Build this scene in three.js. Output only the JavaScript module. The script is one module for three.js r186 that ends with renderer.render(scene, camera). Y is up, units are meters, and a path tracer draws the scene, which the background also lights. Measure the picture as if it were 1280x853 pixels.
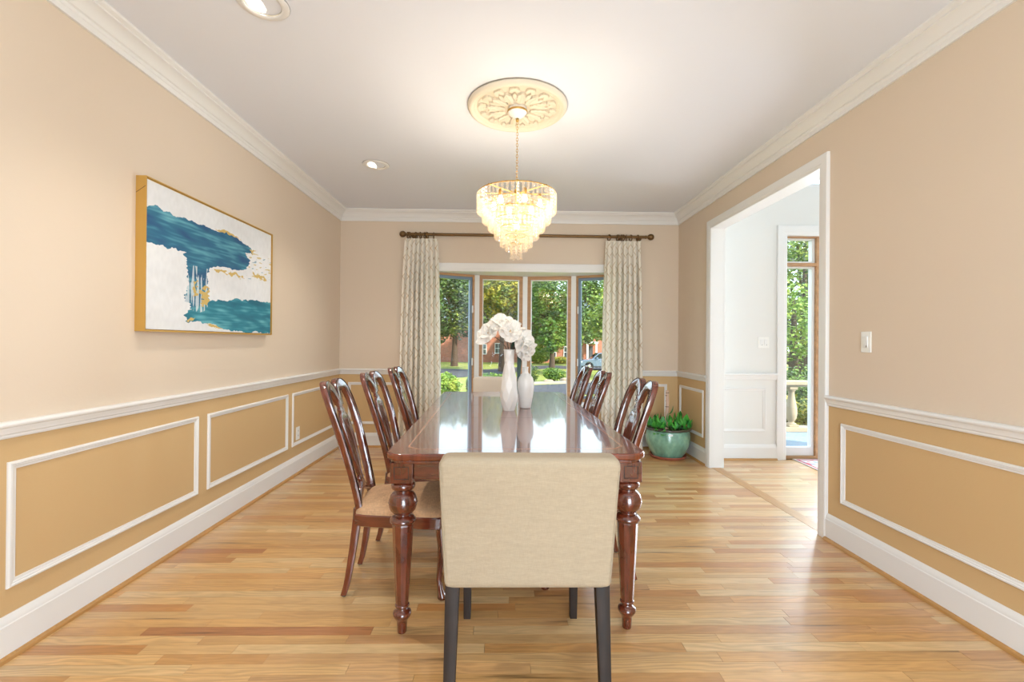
import * as THREE from 'three';
import { mergeGeometries, toCreasedNormals, mergeVertices } from 'three/addons/utils/BufferGeometryUtils.js';
import { RoundedBoxGeometry } from 'three/addons/geometries/RoundedBoxGeometry.js';
import { ImprovedNoise } from 'three/addons/math/ImprovedNoise.js';
import { RectAreaLightUniformsLib } from 'three/addons/lights/RectAreaLightUniformsLib.js';

// ------------------------------------------------------------------ camera, sky, sun, exposure
const scene = new THREE.Scene();
const F = 577.44;                                            // focal length in pixels of the 1280 x 853 frame
const camera = new THREE.PerspectiveCamera(2 * Math.atan(426.5 / F) * 180 / Math.PI, 1280 / 853, 0.05, 400);
camera.position.set(0, 1.22, 0);
camera.rotation.order = 'YXZ';
camera.rotation.set(0.0029, -0.0195, 0.0082);
camera.updateMatrixWorld(true);
const renderer = new THREE.WebGLRenderer({ antialias: true });
renderer.toneMapping = THREE.LinearToneMapping;
renderer.toneMappingExposure = 1.14;
renderer.shadowMap.enabled = true;
RectAreaLightUniformsLib.init();

const SKY = 3.3;                                             // strength of the bright hazy sky
{
  const W = 64, H = 64, d = new Float32Array(W * H * 4);
  for (let r = 0; r < H; r++) {
    const el = ((r + 0.5) / H - 0.5) * Math.PI, t = Math.pow(Math.max(0, Math.sin(el)), 0.55);
    const c = [THREE.MathUtils.lerp(0.74, 0.6, t), THREE.MathUtils.lerp(0.94, 0.8, t), THREE.MathUtils.lerp(1.0, 1.02, t)];
    for (let k = 0; k < W; k++) { const o = (r * W + k) * 4; d[o] = c[0]; d[o + 1] = c[1]; d[o + 2] = c[2]; d[o + 3] = 1; }
  }
  const t = new THREE.DataTexture(d, W, H, THREE.RGBAFormat, THREE.FloatType);
  t.mapping = THREE.EquirectangularReflectionMapping; t.magFilter = THREE.LinearFilter; t.minFilter = THREE.LinearFilter; t.needsUpdate = true;
  scene.background = t; scene.backgroundIntensity = SKY;
}
const sun = new THREE.DirectionalLight(new THREE.Color(1, 0.93, 0.8), 9);
sun.position.set(48, 46, 10); sun.target.position.set(0, 0, -30);
sun.shadow.camera.left = -60; sun.shadow.camera.right = 60; sun.shadow.camera.top = 60; sun.shadow.camera.bottom = -60; sun.shadow.camera.far = 200;
sun.shadow.mapSize.set(4096, 4096);
scene.add(sun, sun.target);

const CHAND = 0.23, CANS = 4, REAR_FILL = 11, DAY_HALL = 6.6;                                 // chandelier bulbs and recessed lamps, candela; rear and hall area lights, added over the sky
// ------------------------------------------------------------------ helpers
let seed = 20240611;
const rnd = () => { seed = (seed + 0x6D2B79F5) | 0; let t = Math.imul(seed ^ (seed >>> 15), 1 | seed); t = (t + Math.imul(t ^ (t >>> 7), 61 | t)) ^ t; return ((t ^ (t >>> 14)) >>> 0) / 4294967296; };
const rr = (a, b) => a + (b - a) * rnd();
const V = (x, y, z) => new THREE.Vector3(x, y, z);
const { lerp, clamp, smoothstep } = THREE.MathUtils;
const perlin = new ImprovedNoise();
const N = (x, y, z = 0) => perlin.noise(x + 100.3, y + 57.1, z + 31.7);
const fbm = (x, y, z = 0) => N(x, y, z) + 0.5 * N(x * 2.1, y * 2.1, z + 5) + 0.25 * N(x * 4.3, y * 4.3, z + 9);

const taken = {};
function numbered(name) { const n = taken[name] = (taken[name] ?? -1) + 1; return n ? `${name}_${String(n).padStart(3, '0')}` : name; }
const sameKeys = (g) => { const h = g.index ? g.toNonIndexed() : g; for (const k of Object.keys(h.attributes)) if (!['position', 'normal', 'uv', 'color'].includes(k)) h.deleteAttribute(k); return h; };
function merged(list) {
  if (!Array.isArray(list)) return list;
  if (list.length === 1) return list[0];
  const hs = list.map(sameKeys), needUv = hs.every((h) => h.attributes.uv), needC = hs.every((h) => h.attributes.color);
  for (const h of hs) { if (!needUv) h.deleteAttribute('uv'); if (!needC) h.deleteAttribute('color'); if (!h.attributes.normal) h.computeVertexNormals(); }
  return mergeGeometries(hs);
}
function obj(name, geometry, material, parent) {
  const m = new THREE.Mesh(merged(geometry), material);
  m.name = parent ? name : numbered(name);
  (parent ?? scene).add(m);
  return m;
}
function tag(o, label, category, group) { o.userData.label = label; o.userData.category = category; if (group) o.userData.group = group; return o; }
function thing(name, label, category, p = [0, 0, 0], turn = 0, group) {
  const o = new THREE.Group(); o.name = numbered(name); scene.add(o);
  o.position.set(...p); o.rotation.y = turn;
  return tag(o, label, category, group);
}
function struct(name, label, category) {
  const o = new THREE.Group(); o.name = name; scene.add(o); tag(o, label, category); o.userData.kind = 'structure'; return o;
}
function dup(root, p, turn, label) {
  const r = root.clone(); r.name = numbered(root.name.replace(/_\d{3}$/, '')); scene.add(r); r.userData = { ...root.userData };
  r.position.set(...p); r.rotation.y = turn; if (label) r.userData.label = label; return r;
}
function sub(name, parent, p = [0, 0, 0], turn = 0) { const g = new THREE.Group(); g.name = name; g.position.set(...p); g.rotation.y = turn; parent.add(g); return g; }

// box from corner to corner, uv in metres
function box(x0, x1, y0, y1, z0, z1) {
  const g = new THREE.BoxGeometry(Math.abs(x1 - x0), Math.abs(y1 - y0), Math.abs(z1 - z0)); g.translate((x0 + x1) / 2, (y0 + y1) / 2, (z0 + z1) / 2);
  return boxUv(g);
}
function rbox(x0, x1, y0, y1, z0, z1, r = 0.004, s = 2) {
  const g = new RoundedBoxGeometry(Math.abs(x1 - x0), Math.abs(y1 - y0), Math.abs(z1 - z0), s, r); g.translate((x0 + x1) / 2, (y0 + y1) / 2, (z0 + z1) / 2);
  return boxUv(g);
}
function boxUv(g, k = 1) {
  const p = g.attributes.position, n = g.attributes.normal, uv = new Float32Array(p.count * 2);
  for (let i = 0; i < p.count; i++) {
    const ax = Math.abs(n.getX(i)), ay = Math.abs(n.getY(i)), az = Math.abs(n.getZ(i));
    const [u, v] = ax >= ay && ax >= az ? [p.getZ(i), p.getY(i)] : ay >= az ? [p.getX(i), p.getZ(i)] : [p.getX(i), p.getY(i)];
    uv[i * 2] = u * k; uv[i * 2 + 1] = v * k;
  }
  g.setAttribute('uv', new THREE.BufferAttribute(uv, 2)); return g;
}
const xf = (g, { p = [0, 0, 0], r = [0, 0, 0], s = [1, 1, 1] } = {}) => g.applyMatrix4(new THREE.Matrix4().compose(V(...p), new THREE.Quaternion().setFromEuler(new THREE.Euler(...r)), V(...s)));
const lathe = (pts, seg = 32) => new THREE.LatheGeometry(pts.map(([r, y]) => new THREE.Vector2(r, y)), seg);
const tube = (pts, r, seg = 24, rs = 8, closed = false) => new THREE.TubeGeometry(new THREE.CatmullRomCurve3(pts.map((p) => Array.isArray(p) ? V(...p) : p), closed), seg, r, rs, closed);
// mitred sweep of a closed profile [u, v] along points in a plane with normal n; u points to the left of the path as seen against n
function sweep(profile, pts, n, closed = false, crease = 0.5) {
  const P = pts.map((p) => V(...p)), nn = V(...n).normalize(), c = P.length, rings = [];
  for (let i = 0; i < c; i++) {
    const prev = P[(i - 1 + c) % c], next = P[(i + 1) % c];
    const d0 = (closed || i > 0) ? P[i].clone().sub(prev).normalize() : null, d1 = (closed || i < c - 1) ? next.clone().sub(P[i]).normalize() : null;
    const s0 = d0 ? nn.clone().cross(d0) : null, s1 = d1 ? nn.clone().cross(d1) : null;
    let m; if (s0 && s1) { m = s0.clone().add(s1); m.multiplyScalar(1 / (1 + s0.dot(s1))); } else m = s0 ?? s1;
    rings.push(profile.map(([u, v]) => P[i].clone().addScaledVector(m, u).addScaledVector(nn, v)));
  }
  const pos = [], k = profile.length, quad = (a, b, cc, d) => { for (const q of [a, b, cc, a, cc, d]) pos.push(q.x, q.y, q.z); };
  for (let i = 0; i < (closed ? c : c - 1); i++) for (let j = 0; j < k; j++) quad(rings[i][j], rings[(i + 1) % c][j], rings[(i + 1) % c][(j + 1) % k], rings[i][(j + 1) % k]);
  if (!closed) {
    const tri = THREE.ShapeUtils.triangulateShape(profile.map(([u, v]) => new THREE.Vector2(u, v)), []);
    for (const [r, flip] of [[rings[0], false], [rings[c - 1], true]]) for (const t of tri) for (const q of flip ? [...t].reverse() : t) pos.push(r[q].x, r[q].y, r[q].z);
  }
  let g = new THREE.BufferGeometry(); g.setAttribute('position', new THREE.Float32BufferAttribute(pos, 3)); g.computeVertexNormals();
  g = fixOut(g); g = toCreasedNormals(g, crease); return boxUv(g);
}
// turn the triangles of a closed mesh outwards
function fixOut(g) {
  const p = g.attributes.position; let vol = 0; const a = V(), b = V(), c = V();
  for (let i = 0; i < p.count; i += 3) { a.fromBufferAttribute(p, i); b.fromBufferAttribute(p, i + 1); c.fromBufferAttribute(p, i + 2); vol += a.dot(b.cross(c)); }
  if (vol < 0) { const q = p.array; for (let i = 0; i < p.count; i += 3) for (let k = 0; k < 3; k++) { const t = q[(i + 1) * 3 + k]; q[(i + 1) * 3 + k] = q[(i + 2) * 3 + k]; q[(i + 2) * 3 + k] = t; } }
  g.deleteAttribute('normal'); g.computeVertexNormals(); return g;
}
// skin over rings of equal length (closed round, capped at both ends)
function loft(rings, crease = 0.6, cap = true) {
  const pos = [], k = rings[0].length, put = (...q) => q.forEach((v) => pos.push(v.x, v.y, v.z));
  for (let i = 0; i < rings.length - 1; i++) for (let j = 0; j < k; j++) { const a = rings[i][j], b = rings[i][(j + 1) % k], c = rings[i + 1][(j + 1) % k], d = rings[i + 1][j]; put(a, b, c, a, c, d); }
  if (cap) for (const [r, f] of [[rings[0], 1], [rings[rings.length - 1], 0]]) {
    const m = V(); r.forEach((v) => m.addScaledVector(v, 1 / k));
    for (let j = 0; j < k; j++) f ? put(m, r[(j + 1) % k], r[j]) : put(m, r[j], r[(j + 1) % k]);
  }
  let g = new THREE.BufferGeometry(); g.setAttribute('position', new THREE.Float32BufferAttribute(pos, 3));
  g = fixOut(g); g = toCreasedNormals(g, crease); return boxUv(g);
}
const rectRing = (cx, cy, cz, hx, hz, r = 0.25) => {          // rounded rectangle in the xz plane
  const out = [], rx = hx * r * 2, rz = hz * r * 2, rad = Math.min(rx, rz);
  for (const [sx, sz, a0] of [[1, 1, 0], [-1, 1, 1], [-1, -1, 2], [1, -1, 3]]) for (let i = 0; i <= 2; i++) { const a = (a0 + i / 2) * Math.PI / 2; out.push(V(cx + sx * (hx - rad) + rad * Math.cos(a), cy, cz + sz * (hz - rad) + rad * Math.sin(a))); }
  return out;
};
function extrude(shape, depth, bevel = 0.003, seg = 2, curve = 10) {
  return new THREE.ExtrudeGeometry(shape, { depth: depth - 2 * bevel, bevelEnabled: bevel > 0, bevelThickness: bevel, bevelSize: bevel, bevelOffset: -bevel, bevelSegments: seg, curveSegments: curve }).translate(0, 0, bevel);
}
function splineShape(pts, closed = true, n = 60) {
  const c = new THREE.CatmullRomCurve3(pts.map(([x, y]) => V(x, y, 0)), closed, 'catmullrom', 0.5).getPoints(n); if (closed) c.pop();
  return c.map((p) => new THREE.Vector2(p.x, p.y));
}
// soft area light added just inside glazing, on top of the sky itself
function daylight(x, y, z, w, h, turn, strength) { const l = new THREE.RectAreaLight(new THREE.Color(0.78, 0.89, 1.0), strength, w, h); l.position.set(x, y, z); l.rotation.y = turn; scene.add(l); }
// ------------------------------------------------------------------ textures and materials
function texture(w, h, fn, srgb = true, repeat) {
  const d = new Uint8Array(w * h * 4);
  for (let y = 0; y < h; y++) for (let x = 0; x < w; x++) { const c = fn(x / w, y / h), o = (y * w + x) * 4; d[o] = clamp(c[0], 0, 255); d[o + 1] = clamp(c[1], 0, 255); d[o + 2] = clamp(c[2], 0, 255); d[o + 3] = 255; }
  const t = new THREE.DataTexture(d, w, h); t.magFilter = THREE.LinearFilter; t.minFilter = THREE.LinearMipmapLinearFilter; t.generateMipmaps = true;
  t.wrapS = t.wrapT = THREE.RepeatWrapping; if (srgb) t.colorSpace = THREE.SRGBColorSpace; if (repeat) t.repeat.set(...repeat); t.needsUpdate = true; return t;
}
// noise that repeats with period 1 in both directions
const loopN = (u, v, fu, fv, z = 0) => { const a = (x, y) => fbm(x * fu, y * fv, z); const su = smoothstep(u, 0.8, 1), sv = smoothstep(v, 0.8, 1); return lerp(lerp(a(u, v), a(u - 1, v), su), lerp(a(u, v - 1), a(u - 1, v - 1), su), sv); };
const S = (o) => new THREE.MeshStandardMaterial(o), PH = (o) => new THREE.MeshPhysicalMaterial(o);
const M = {};
const plasterBump = texture(256, 256, (u, v) => { const k = 128 + 60 * loopN(u, v, 60, 60); return [k, k, k]; }, false, [1.6, 1.6]);
M.wallUpper = S({ color: '#dccbb7', roughness: 0.75, bumpMap: plasterBump, bumpScale: 0.0004 });
M.wallLower = S({ color: '#cfae7e', roughness: 0.7, bumpMap: plasterBump, bumpScale: 0.0004 });
M.ceiling = S({ color: '#e7ebf4', roughness: 0.9, bumpMap: plasterBump, bumpScale: 0.0004 });
M.trim = S({ color: '#e9e8e6', roughness: 0.35 });
M.hallWall = S({ color: '#e4e3df', roughness: 0.75, bumpMap: plasterBump, bumpScale: 0.0004 });
M.cream = S({ color: '#e2d8c4', roughness: 0.6 });
const grain = [0, 1, 2].map((k) => texture(1024, 128, (u, v) => {
  const warp = 0.35 * loopN(u, v, 5, 1.5, k * 7), fine = loopN(u, v, 18, 46, k * 3 + 1), coarse = loopN(u, v, 2.5, 3, k + 20);
  const cath = Math.sin((v * (k === 1 ? 9 : 5) + warp * 3.2 + coarse * 1.4) * 6.28);
  let t = 232 + 12 * fine + (k === 1 ? 12 : 6) * cath + 13 * coarse;
  if (k === 2) { const s = Math.max(0, loopN(u, v, 4, 9, 40) - 0.42) * 150; t -= s; }
  return [t, t - 4 + 3 * fine, t - 10 + 6 * fine];
}, true, [0.62, 5]));
M.planks = grain.map((g) => PH({ color: 0xffffff, map: g, vertexColors: true, roughness: 0.38, clearcoat: 0.85, clearcoatRoughness: 0.24, bumpMap: g, bumpScale: 0.0002 }));
M.oakTrim = PH({ color: '#c69557', map: grain[0], roughness: 0.4, clearcoat: 0.3, clearcoatRoughness: 0.2 });
M.subfloor = S({ color: '#5a3d22', roughness: 0.9 });
const mahGrain = texture(512, 512, (u, v) => {
  const w = loopN(u, v, 3, 3, 3), f = loopN(u, v, 10, 90, 6), st = Math.sin((v * 14 + w * 2.6) * 6.28);
  const t = 0.88 + 0.12 * f + 0.07 * st + 0.1 * w; return [236 * t, 222 * t, 210 * t];
});
const mahUp = mahGrain.clone(); mahUp.rotation = Math.PI / 2; mahUp.needsUpdate = true;
M.mahogany = PH({ color: '#73341e', map: mahGrain, roughness: 0.25, ior: 1.6, clearcoat: 1, clearcoatRoughness: 0.06 });
M.mahoganyUp = PH({ color: '#73341e', map: mahUp, roughness: 0.25, ior: 1.6, clearcoat: 1, clearcoatRoughness: 0.06 });
M.tableTop = PH({ color: '#834127', map: mahGrain, roughness: 0.25, ior: 1.5, clearcoat: 0.85, clearcoatRoughness: 0.05 });
M.inlay = PH({ color: '#a86a44', roughness: 0.35, clearcoat: 1, clearcoatRoughness: 0.05 });
M.ebony = S({ color: '#140a07', roughness: 0.8 });
M.espresso = PH({ color: '#2c2019', map: mahUp, roughness: 0.6 });
M.glide = S({ color: '#6f6a64', roughness: 0.5, metalness: 0.6 });
const linenTex = texture(512, 512, (u, v) => {
  const a = N(u * 24, v * 300, 2), b = N(u * 300, v * 30, 8), c = loopN(u, v, 8, 40, 4); const t = 1 + 0.045 * a + 0.03 * b + 0.025 * c; return [166 * t, 151 * t, 128 * t];
}, true, [2.2, 2.2]);
const weaveBump = texture(256, 256, (u, v) => { const k = 128 + 60 * Math.sin(u * 6.2832 * 64) * 0.5 + 60 * Math.sin(v * 6.2832 * 64) * 0.5 + 40 * loopN(u, v, 40, 40); return [k, k, k]; }, false, [5, 5]);
M.linen = PH({ map: linenTex, roughness: 0.95, sheen: 0.25, sheenColor: new THREE.Color(0.5, 0.45, 0.38), sheenRoughness: 0.6, bumpMap: weaveBump, bumpScale: 0.0006 });
const seatTex = texture(256, 256, (u, v) => { const t = 1 + 0.1 * N(u * 140, v * 20, 3) + 0.1 * N(u * 20, v * 140, 5) + 0.06 * loopN(u, v, 6, 6); return [190 * t, 152 * t, 116 * t]; }, true, [3, 3]);
M.linenLightened = PH({ color: '#d8cdbf', roughness: 0.95, bumpMap: weaveBump, bumpScale: 0.0006 });  // the same linen, coloured lighter to offset backlight on the far chair
M.seat = PH({ map: seatTex, roughness: 0.85, sheen: 0.4, sheenColor: new THREE.Color(0.6, 0.45, 0.32), sheenRoughness: 0.5, bumpMap: weaveBump, bumpScale: 0.0005 });
M.bronze = PH({ color: '#7a5f3e', roughness: 0.38, metalness: 0.75 });
M.brass = S({ color: '#c9a35a', roughness: 0.3, metalness: 0.9 });
M.chrome = S({ color: '#cfcabd', roughness: 0.25, metalness: 0.9 });
M.glass = PH({ color: 0xffffff, transmission: 1, thickness: 0, roughness: 0, ior: 1.5, specularIntensity: 0.75 });
M.pineFrame = PH({ color: '#c99d72', map: grain[0], roughness: 0.5, clearcoat: 0.2 });
M.sashGrey = S({ color: '#7f93a6', roughness: 0.45, metalness: 0.2 });
M.plate = S({ color: '#f0efea', roughness: 0.4 });
M.dark = S({ color: '#2a2522', roughness: 0.7 });
const curtainTex = texture(256, 256, (u, v) => {
  const wv = 1 + 0.04 * N(u * 120, v * 120, 2), d1 = Math.abs(((u + v) * 2) % 1 - 0.5), d2 = Math.abs((((u - v) * 2) % 1 + 1) % 1 - 0.5);
  const line = Math.max(smoothstep(d1, 0.455, 0.48), smoothstep(d2, 0.455, 0.48)), knot = smoothstep(d1 + d2, 0.93, 0.96);
  const c = [246, 239, 225], l = [186, 158, 118], k = Math.min(1, line * 0.5 + knot * 0.5); return [0, 1, 2].map((i) => lerp(c[i], l[i], k) * wv);
}, true, [2.6, 2.3]);
M.curtain = PH({ map: curtainTex, roughness: 0.9, transmission: 0.22, thickness: 0 });
M.ceramicWhite = PH({ color: '#e6e2dc', roughness: 0.42, clearcoat: 0.15, clearcoatRoughness: 0.3 });
M.petal = PH({ color: '#f8f4ee', roughness: 0.75, transmission: 0.3, thickness: 0 });
M.stamen = S({ color: '#d2b58a', roughness: 0.7 });
M.stem = S({ color: '#5a4636', roughness: 0.7 });
M.darkLeaf = PH({ color: '#173a2c', roughness: 0.5 });
const glazeTex = texture(256, 256, (u, v) => { const a = loopN(u, v, 5, 4, 2), b = loopN(u, v, 18, 16, 9); const k = 1 + 0.16 * a + 0.06 * b, w = Math.max(0, a) * 0.5; return [lerp(118, 176, w) * k, lerp(166, 186, w) * k, lerp(144, 150, w) * k]; });
M.glaze = PH({ map: glazeTex, roughness: 0.28, clearcoat: 0.8, clearcoatRoughness: 0.1 });
M.rim = PH({ color: '#4a4038', roughness: 0.35, clearcoat: 0.6 });
M.terracotta = S({ color: '#a8604a', roughness: 0.7 });
M.soil = S({ color: '#3a2a1e', roughness: 1 });
M.leafA = PH({ color: '#58b848', roughness: 0.42, transmission: 0.2, thickness: 0 });
M.leafB = PH({ color: '#2f8a38', roughness: 0.42, transmission: 0.2, thickness: 0 });
M.cane = S({ color: '#cfae98', roughness: 0.8 });
M.crystal = PH({ color: '#fffaf2', transmission: 0.88, thickness: 0, roughness: 0.04, ior: 1.75 });
M.bulb = S({ color: '#fff2da', emissive: new THREE.Color(1, 0.91, 0.76), emissiveIntensity: 5 });
M.gold = S({ color: '#b08d4a', roughness: 0.4, metalness: 0.85 });
M.canLamp = S({ color: '#fff6e8', emissive: new THREE.Color(1, 0.9, 0.75), emissiveIntensity: 2.2 });

// ------------------------------------------------------------------ room measures
const XL = -1.888, XR = 2.052, ZB = -5.377, ZR = 1.5, H = 2.733;
const RT = 0.903, RB = 0.836, BT = 0.1625, PT = 0.7455, PB = 0.2616, TH = 0.12;
const HX = XR + TH, HZ = -4.84, HXR = 5.6, HZN = -0.9, HH = 5.2;       // the entrance hall
const DZ0 = -4.51, DZ1 = -2.948, DTOP = 2.362;                        // the cased opening
// bow window plan
const BWX = 0.27, BWR = 2.1, BWA = 0.29, BWZ = -5.77, SEAT = 0.5, SOF = 2.04;
const bowP = (k) => [BWX + BWR * Math.sin((k - 2) * BWA), BWZ + BWR - BWR * Math.cos((k - 2) * BWA)];
const OX0 = bowP(0)[0] - 0.045, OX1 = bowP(4)[0] + 0.045;

// floor: boards running across the room, the nearest 300 as pieces
{
  const fl = struct('floor', 'glossy natural oak strip floor of narrow boards', 'floor');
  obj('subfloor', [box(XL - TH, 2.18, -0.1, -0.019, ZB - TH, ZR + TH), box(2.18, HXR + TH, -0.1, -0.019, HZ - TH, HZN + TH)], M.subfloor, fl);
  const tones = [['#dbae72', 5], ['#e1b981', 5], ['#d5a467', 4], ['#cb9356', 3.4], ['#e5c491', 3], ['#bc8050', 0.8], ['#d1a26e', 2.4], ['#deb27b', 3]];
  const tot = tones.reduce((s, t) => s + t[1], 0);
  const pick = () => { let r = rnd() * tot; for (const [c, w] of tones) { r -= w; if (r <= 0) return new THREE.Color(c); } return new THREE.Color(tones[0][0]); };
  const W = 0.0572, gap = 0.0011, seen = [], rest = [[], [], []];
  const plank = (x0, x1, z0, z1, list) => {
    const ty = rr(-0.0003, 0.0003), g = new THREE.BoxGeometry(x1 - x0 - gap, 0.018, z1 - z0 - gap).translate((x0 + x1) / 2, -0.009 + ty, (z0 + z1) / 2);
    const p = g.attributes.position, uv = g.attributes.uv, ou = rr(0, 20), ov = rr(0, 20), c = pick(), col = new Float32Array(p.count * 3); c.multiplyScalar(rr(0.93, 1.06));
    for (let i = 0; i < p.count; i++) { uv.setXY(i, p.getX(i) + ou, p.getZ(i) + ov); col[i * 3] = c.r; col[i * 3 + 1] = c.g; col[i * 3 + 2] = c.b; }
    g.setAttribute('color', new THREE.BufferAttribute(col, 3)); list(g, Math.floor(rnd() * 3), (x0 + x1) / 2, (z0 + z1) / 2);
  };
  const rows = (xa, xb, za, zb, sink) => {
    for (let z = za; z > zb; z -= W) {
      let x = xa - rr(0, 0.9);
      while (x < xb) { const l = rr(0.35, 1.15), a = Math.max(x, xa), b = Math.min(x + l, xb); if (b - a > 0.02) plank(a, b, Math.max(z - W, zb), z, sink); x += l; }
    }
  };
  rows(XL, XR + 0.015, ZR, ZB, (g, k, x, z) => { const inView = z < -1.5 && Math.abs(x) < -z * 1.25 + 0.3; if (inView && seen.length < 300) seen.push([g, k]); else rest[k].push(g); });
  rows(XR + 0.105, HXR, HZN, HZ, (g, k) => rest[k].push(g));
  rows(OX0, OX1, ZB, ZB - 0.001, (g, k) => rest[k].push(g));
  for (const [g, k] of seen) obj('plank', g, M.planks[k], fl);
  rest.forEach((l, k) => { const m = obj('plank_field', l, M.planks[k], fl); m.userData.kind = 'stuff'; });
  const th = (() => { const g = box(XR + 0.015, XR + 0.104, -0.018, 0.0015, DZ0, DZ1), n = g.attributes.position.count, uv = g.attributes.uv; for (let i = 0; i < n; i++) uv.setXY(i, uv.getY(i), uv.getX(i)); return g; })();
  obj('threshold_board', th, M.oakTrim, fl);
  obj('plank_margin', [box(XR + 0.015, XR + 0.105, -0.019, -0.001, ZB, DZ0), box(XR + 0.015, XR + 0.105, -0.019, -0.001, DZ1, ZR)], M.subfloor, fl);
}
// ceilings
{
  const c = struct('ceiling', 'flat white painted dining room ceiling', 'ceiling');
  obj('ceiling_slab', box(XL - TH, HX - 0.061, H, H + 0.25, ZB - TH, ZR + TH), M.ceiling, c);
  const hc = struct('ceiling_hall', 'white ceiling high above the entrance hall', 'ceiling');
  obj('ceiling_slab', box(HX - 0.06, HXR + TH, HH, HH + 0.2, HZ - 0.2, HZN + TH), M.ceiling, hc);
}
// walls
{
  const w = (n, l) => struct(n, l, 'wall');
  const l = w('wall_left', 'beige wall with gold lower half, behind the abstract painting');
  obj('upper_wall', box(XL - TH, XL, RB, H + 0.2, ZB - TH, ZR + TH), M.wallUpper, l); obj('lower_wall', box(XL - TH, XL, -0.1, RB, ZB - TH, ZR + TH), M.wallLower, l);
  const b = w('wall_back', 'beige wall with gold lower half, around the bow window');
  obj('upper_wall', [box(XL, OX0, RB, H, ZB - TH, ZB), box(OX1, XR, RB, H, ZB - TH, ZB), box(OX0, OX1, SOF + 0.01, H, ZB - TH, ZB)], M.wallUpper, b);
  obj('lower_wall', [box(XL, OX0, -0.1, RB, ZB - TH, ZB), box(OX1, XR, -0.1, RB, ZB - TH, ZB), box(OX0, OX1, -0.1, SEAT - 0.04, ZB - TH, ZB)], M.wallLower, b);
  const r = w('wall_right', 'beige wall with gold lower half and a cased opening to the hall');
  obj('upper_wall', [box(XR, HX - 0.06, RB, H + 0.2, ZB - TH, DZ0 - 0.02), box(XR, HX - 0.06, RB, H + 0.2, DZ1 + 0.02, ZR + TH), box(XR, HX - 0.06, DTOP + 0.02, H + 0.2, DZ0 - 0.02, DZ1 + 0.02)], M.wallUpper, r);
  obj('lower_wall', [box(XR, HX - 0.06, -0.1, RB, ZB - TH, DZ0 - 0.02), box(XR, HX - 0.06, -0.1, RB, DZ1 + 0.02, ZR + TH)], M.wallLower, r);
  obj('hall_face', [box(HX - 0.06, HX, -0.1, HH, HZ, DZ0 - 0.02), box(HX - 0.06, HX, -0.1, HH, DZ1 + 0.02, HZN), box(HX - 0.06, HX, DTOP + 0.02, HH, DZ0 - 0.02, DZ1 + 0.02), box(HX - 0.06, HX, -0.1, H + 0.2, HZN, ZR + TH), box(HX - 0.06, HX, -0.1, H + 0.2, ZB - TH, HZ)], M.hallWall, r);
  // rear wall, behind the viewer, with unseen glazed doors added to light the room
  const q = w('wall_rear', 'beige wall with added glazed doors, facing the bow window');
  const [a0, a1, y0, y1] = [-0.15, 1.35, 0.02, 2.34];
  obj('upper_wall', [box(XL, a0, RB, H, ZR, ZR + TH), box(a1, XR, RB, H, ZR, ZR + TH), box(a0, a1, y1, H, ZR, ZR + TH)], M.wallUpper, q);
  obj('lower_wall', [box(XL, a0, -0.1, RB, ZR, ZR + TH), box(a1, XR, -0.1, RB, ZR, ZR + TH), box(a0, a1, -0.1, y0, ZR, ZR + TH)], M.wallLower, q);
  const wn = struct('window_2', 'unseen white framed glazed doors added to light the room, facing the bow window', 'window');
  obj('frame', [box(a0, a1, y1 - 0.06, y1, ZR + 0.02, ZR + TH), box(a0, a1, y0, y0 + 0.06, ZR + 0.02, ZR + TH)], M.trim, wn);
  for (let k = 0; k <= 2; k++) { const x = lerp(a0 + 0.03, a1 - 0.03, k / 2); obj('mullion', box(x - 0.03, x + 0.03, y0 + 0.06, y1 - 0.06, ZR + 0.02, ZR + TH), M.trim, wn); }
  for (let k = 0; k < 2; k++) { const x0 = lerp(a0 + 0.03, a1 - 0.03, k / 2) + 0.03, x1 = lerp(a0 + 0.03, a1 - 0.03, (k + 1) / 2) - 0.03; obj('pane', box(x0, x1, y0 + 0.06, y1 - 0.06, ZR + 0.07, ZR + 0.0705), M.glass, wn); }
  obj('added_eave', box(XL - 0.3, HXR, H + 0.1, H + 0.3, ZR + TH, ZR + 1.5), M.trim, wn);  // unseen overhang, added to keep the sun out of the rear doors
  daylight((a0 + a1) / 2, (y0 + y1) / 2, ZR + 0.015, a1 - a0 - 0.12, y1 - y0 - 0.12, 0, REAR_FILL);  // fill stronger than the sky, added inside the rear glass
  // hall
  const hf = w('wall_hall_front', 'white hall wall with sidelight, front door and an added high window');
  const [s0, s1, st, u0, u1, v0, v1] = [3.0, 4.94, 2.378, 3.1, 4.8, 2.9, 4.7];
  obj('wall_face', [box(HX, s0, -0.1, HH, HZ - 0.16, HZ), box(s1, HXR, -0.1, HH, HZ - 0.16, HZ), box(s0, u0, st, HH, HZ - 0.16, HZ), box(u1, s1, st, HH, HZ - 0.16, HZ), box(u0, u1, st, v0, HZ - 0.16, HZ), box(u0, u1, v1, HH, HZ - 0.16, HZ)], M.hallWall, hf);
  obj('added_window_frame', [box(u0, u0 + 0.05, v0, v1, HZ - 0.14, HZ - 0.05), box(u1 - 0.05, u1, v0, v1, HZ - 0.14, HZ - 0.05), box(u0, u1, v1 - 0.05, v1, HZ - 0.14, HZ - 0.05), box(u0, u1, v0, v0 + 0.05, HZ - 0.14, HZ - 0.05)], M.trim, hf);  // unseen high window, added to brighten the hall
  obj('added_window_pane', box(u0 + 0.05, u1 - 0.05, v0 + 0.05, v1 - 0.05, HZ - 0.1, HZ - 0.0995), M.glass, hf);
  daylight((u0 + u1) / 2, (v0 + v1) / 2, HZ + 0.005, u1 - u0 - 0.1, v1 - v0 - 0.1, Math.PI, DAY_HALL * 0.3);
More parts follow.
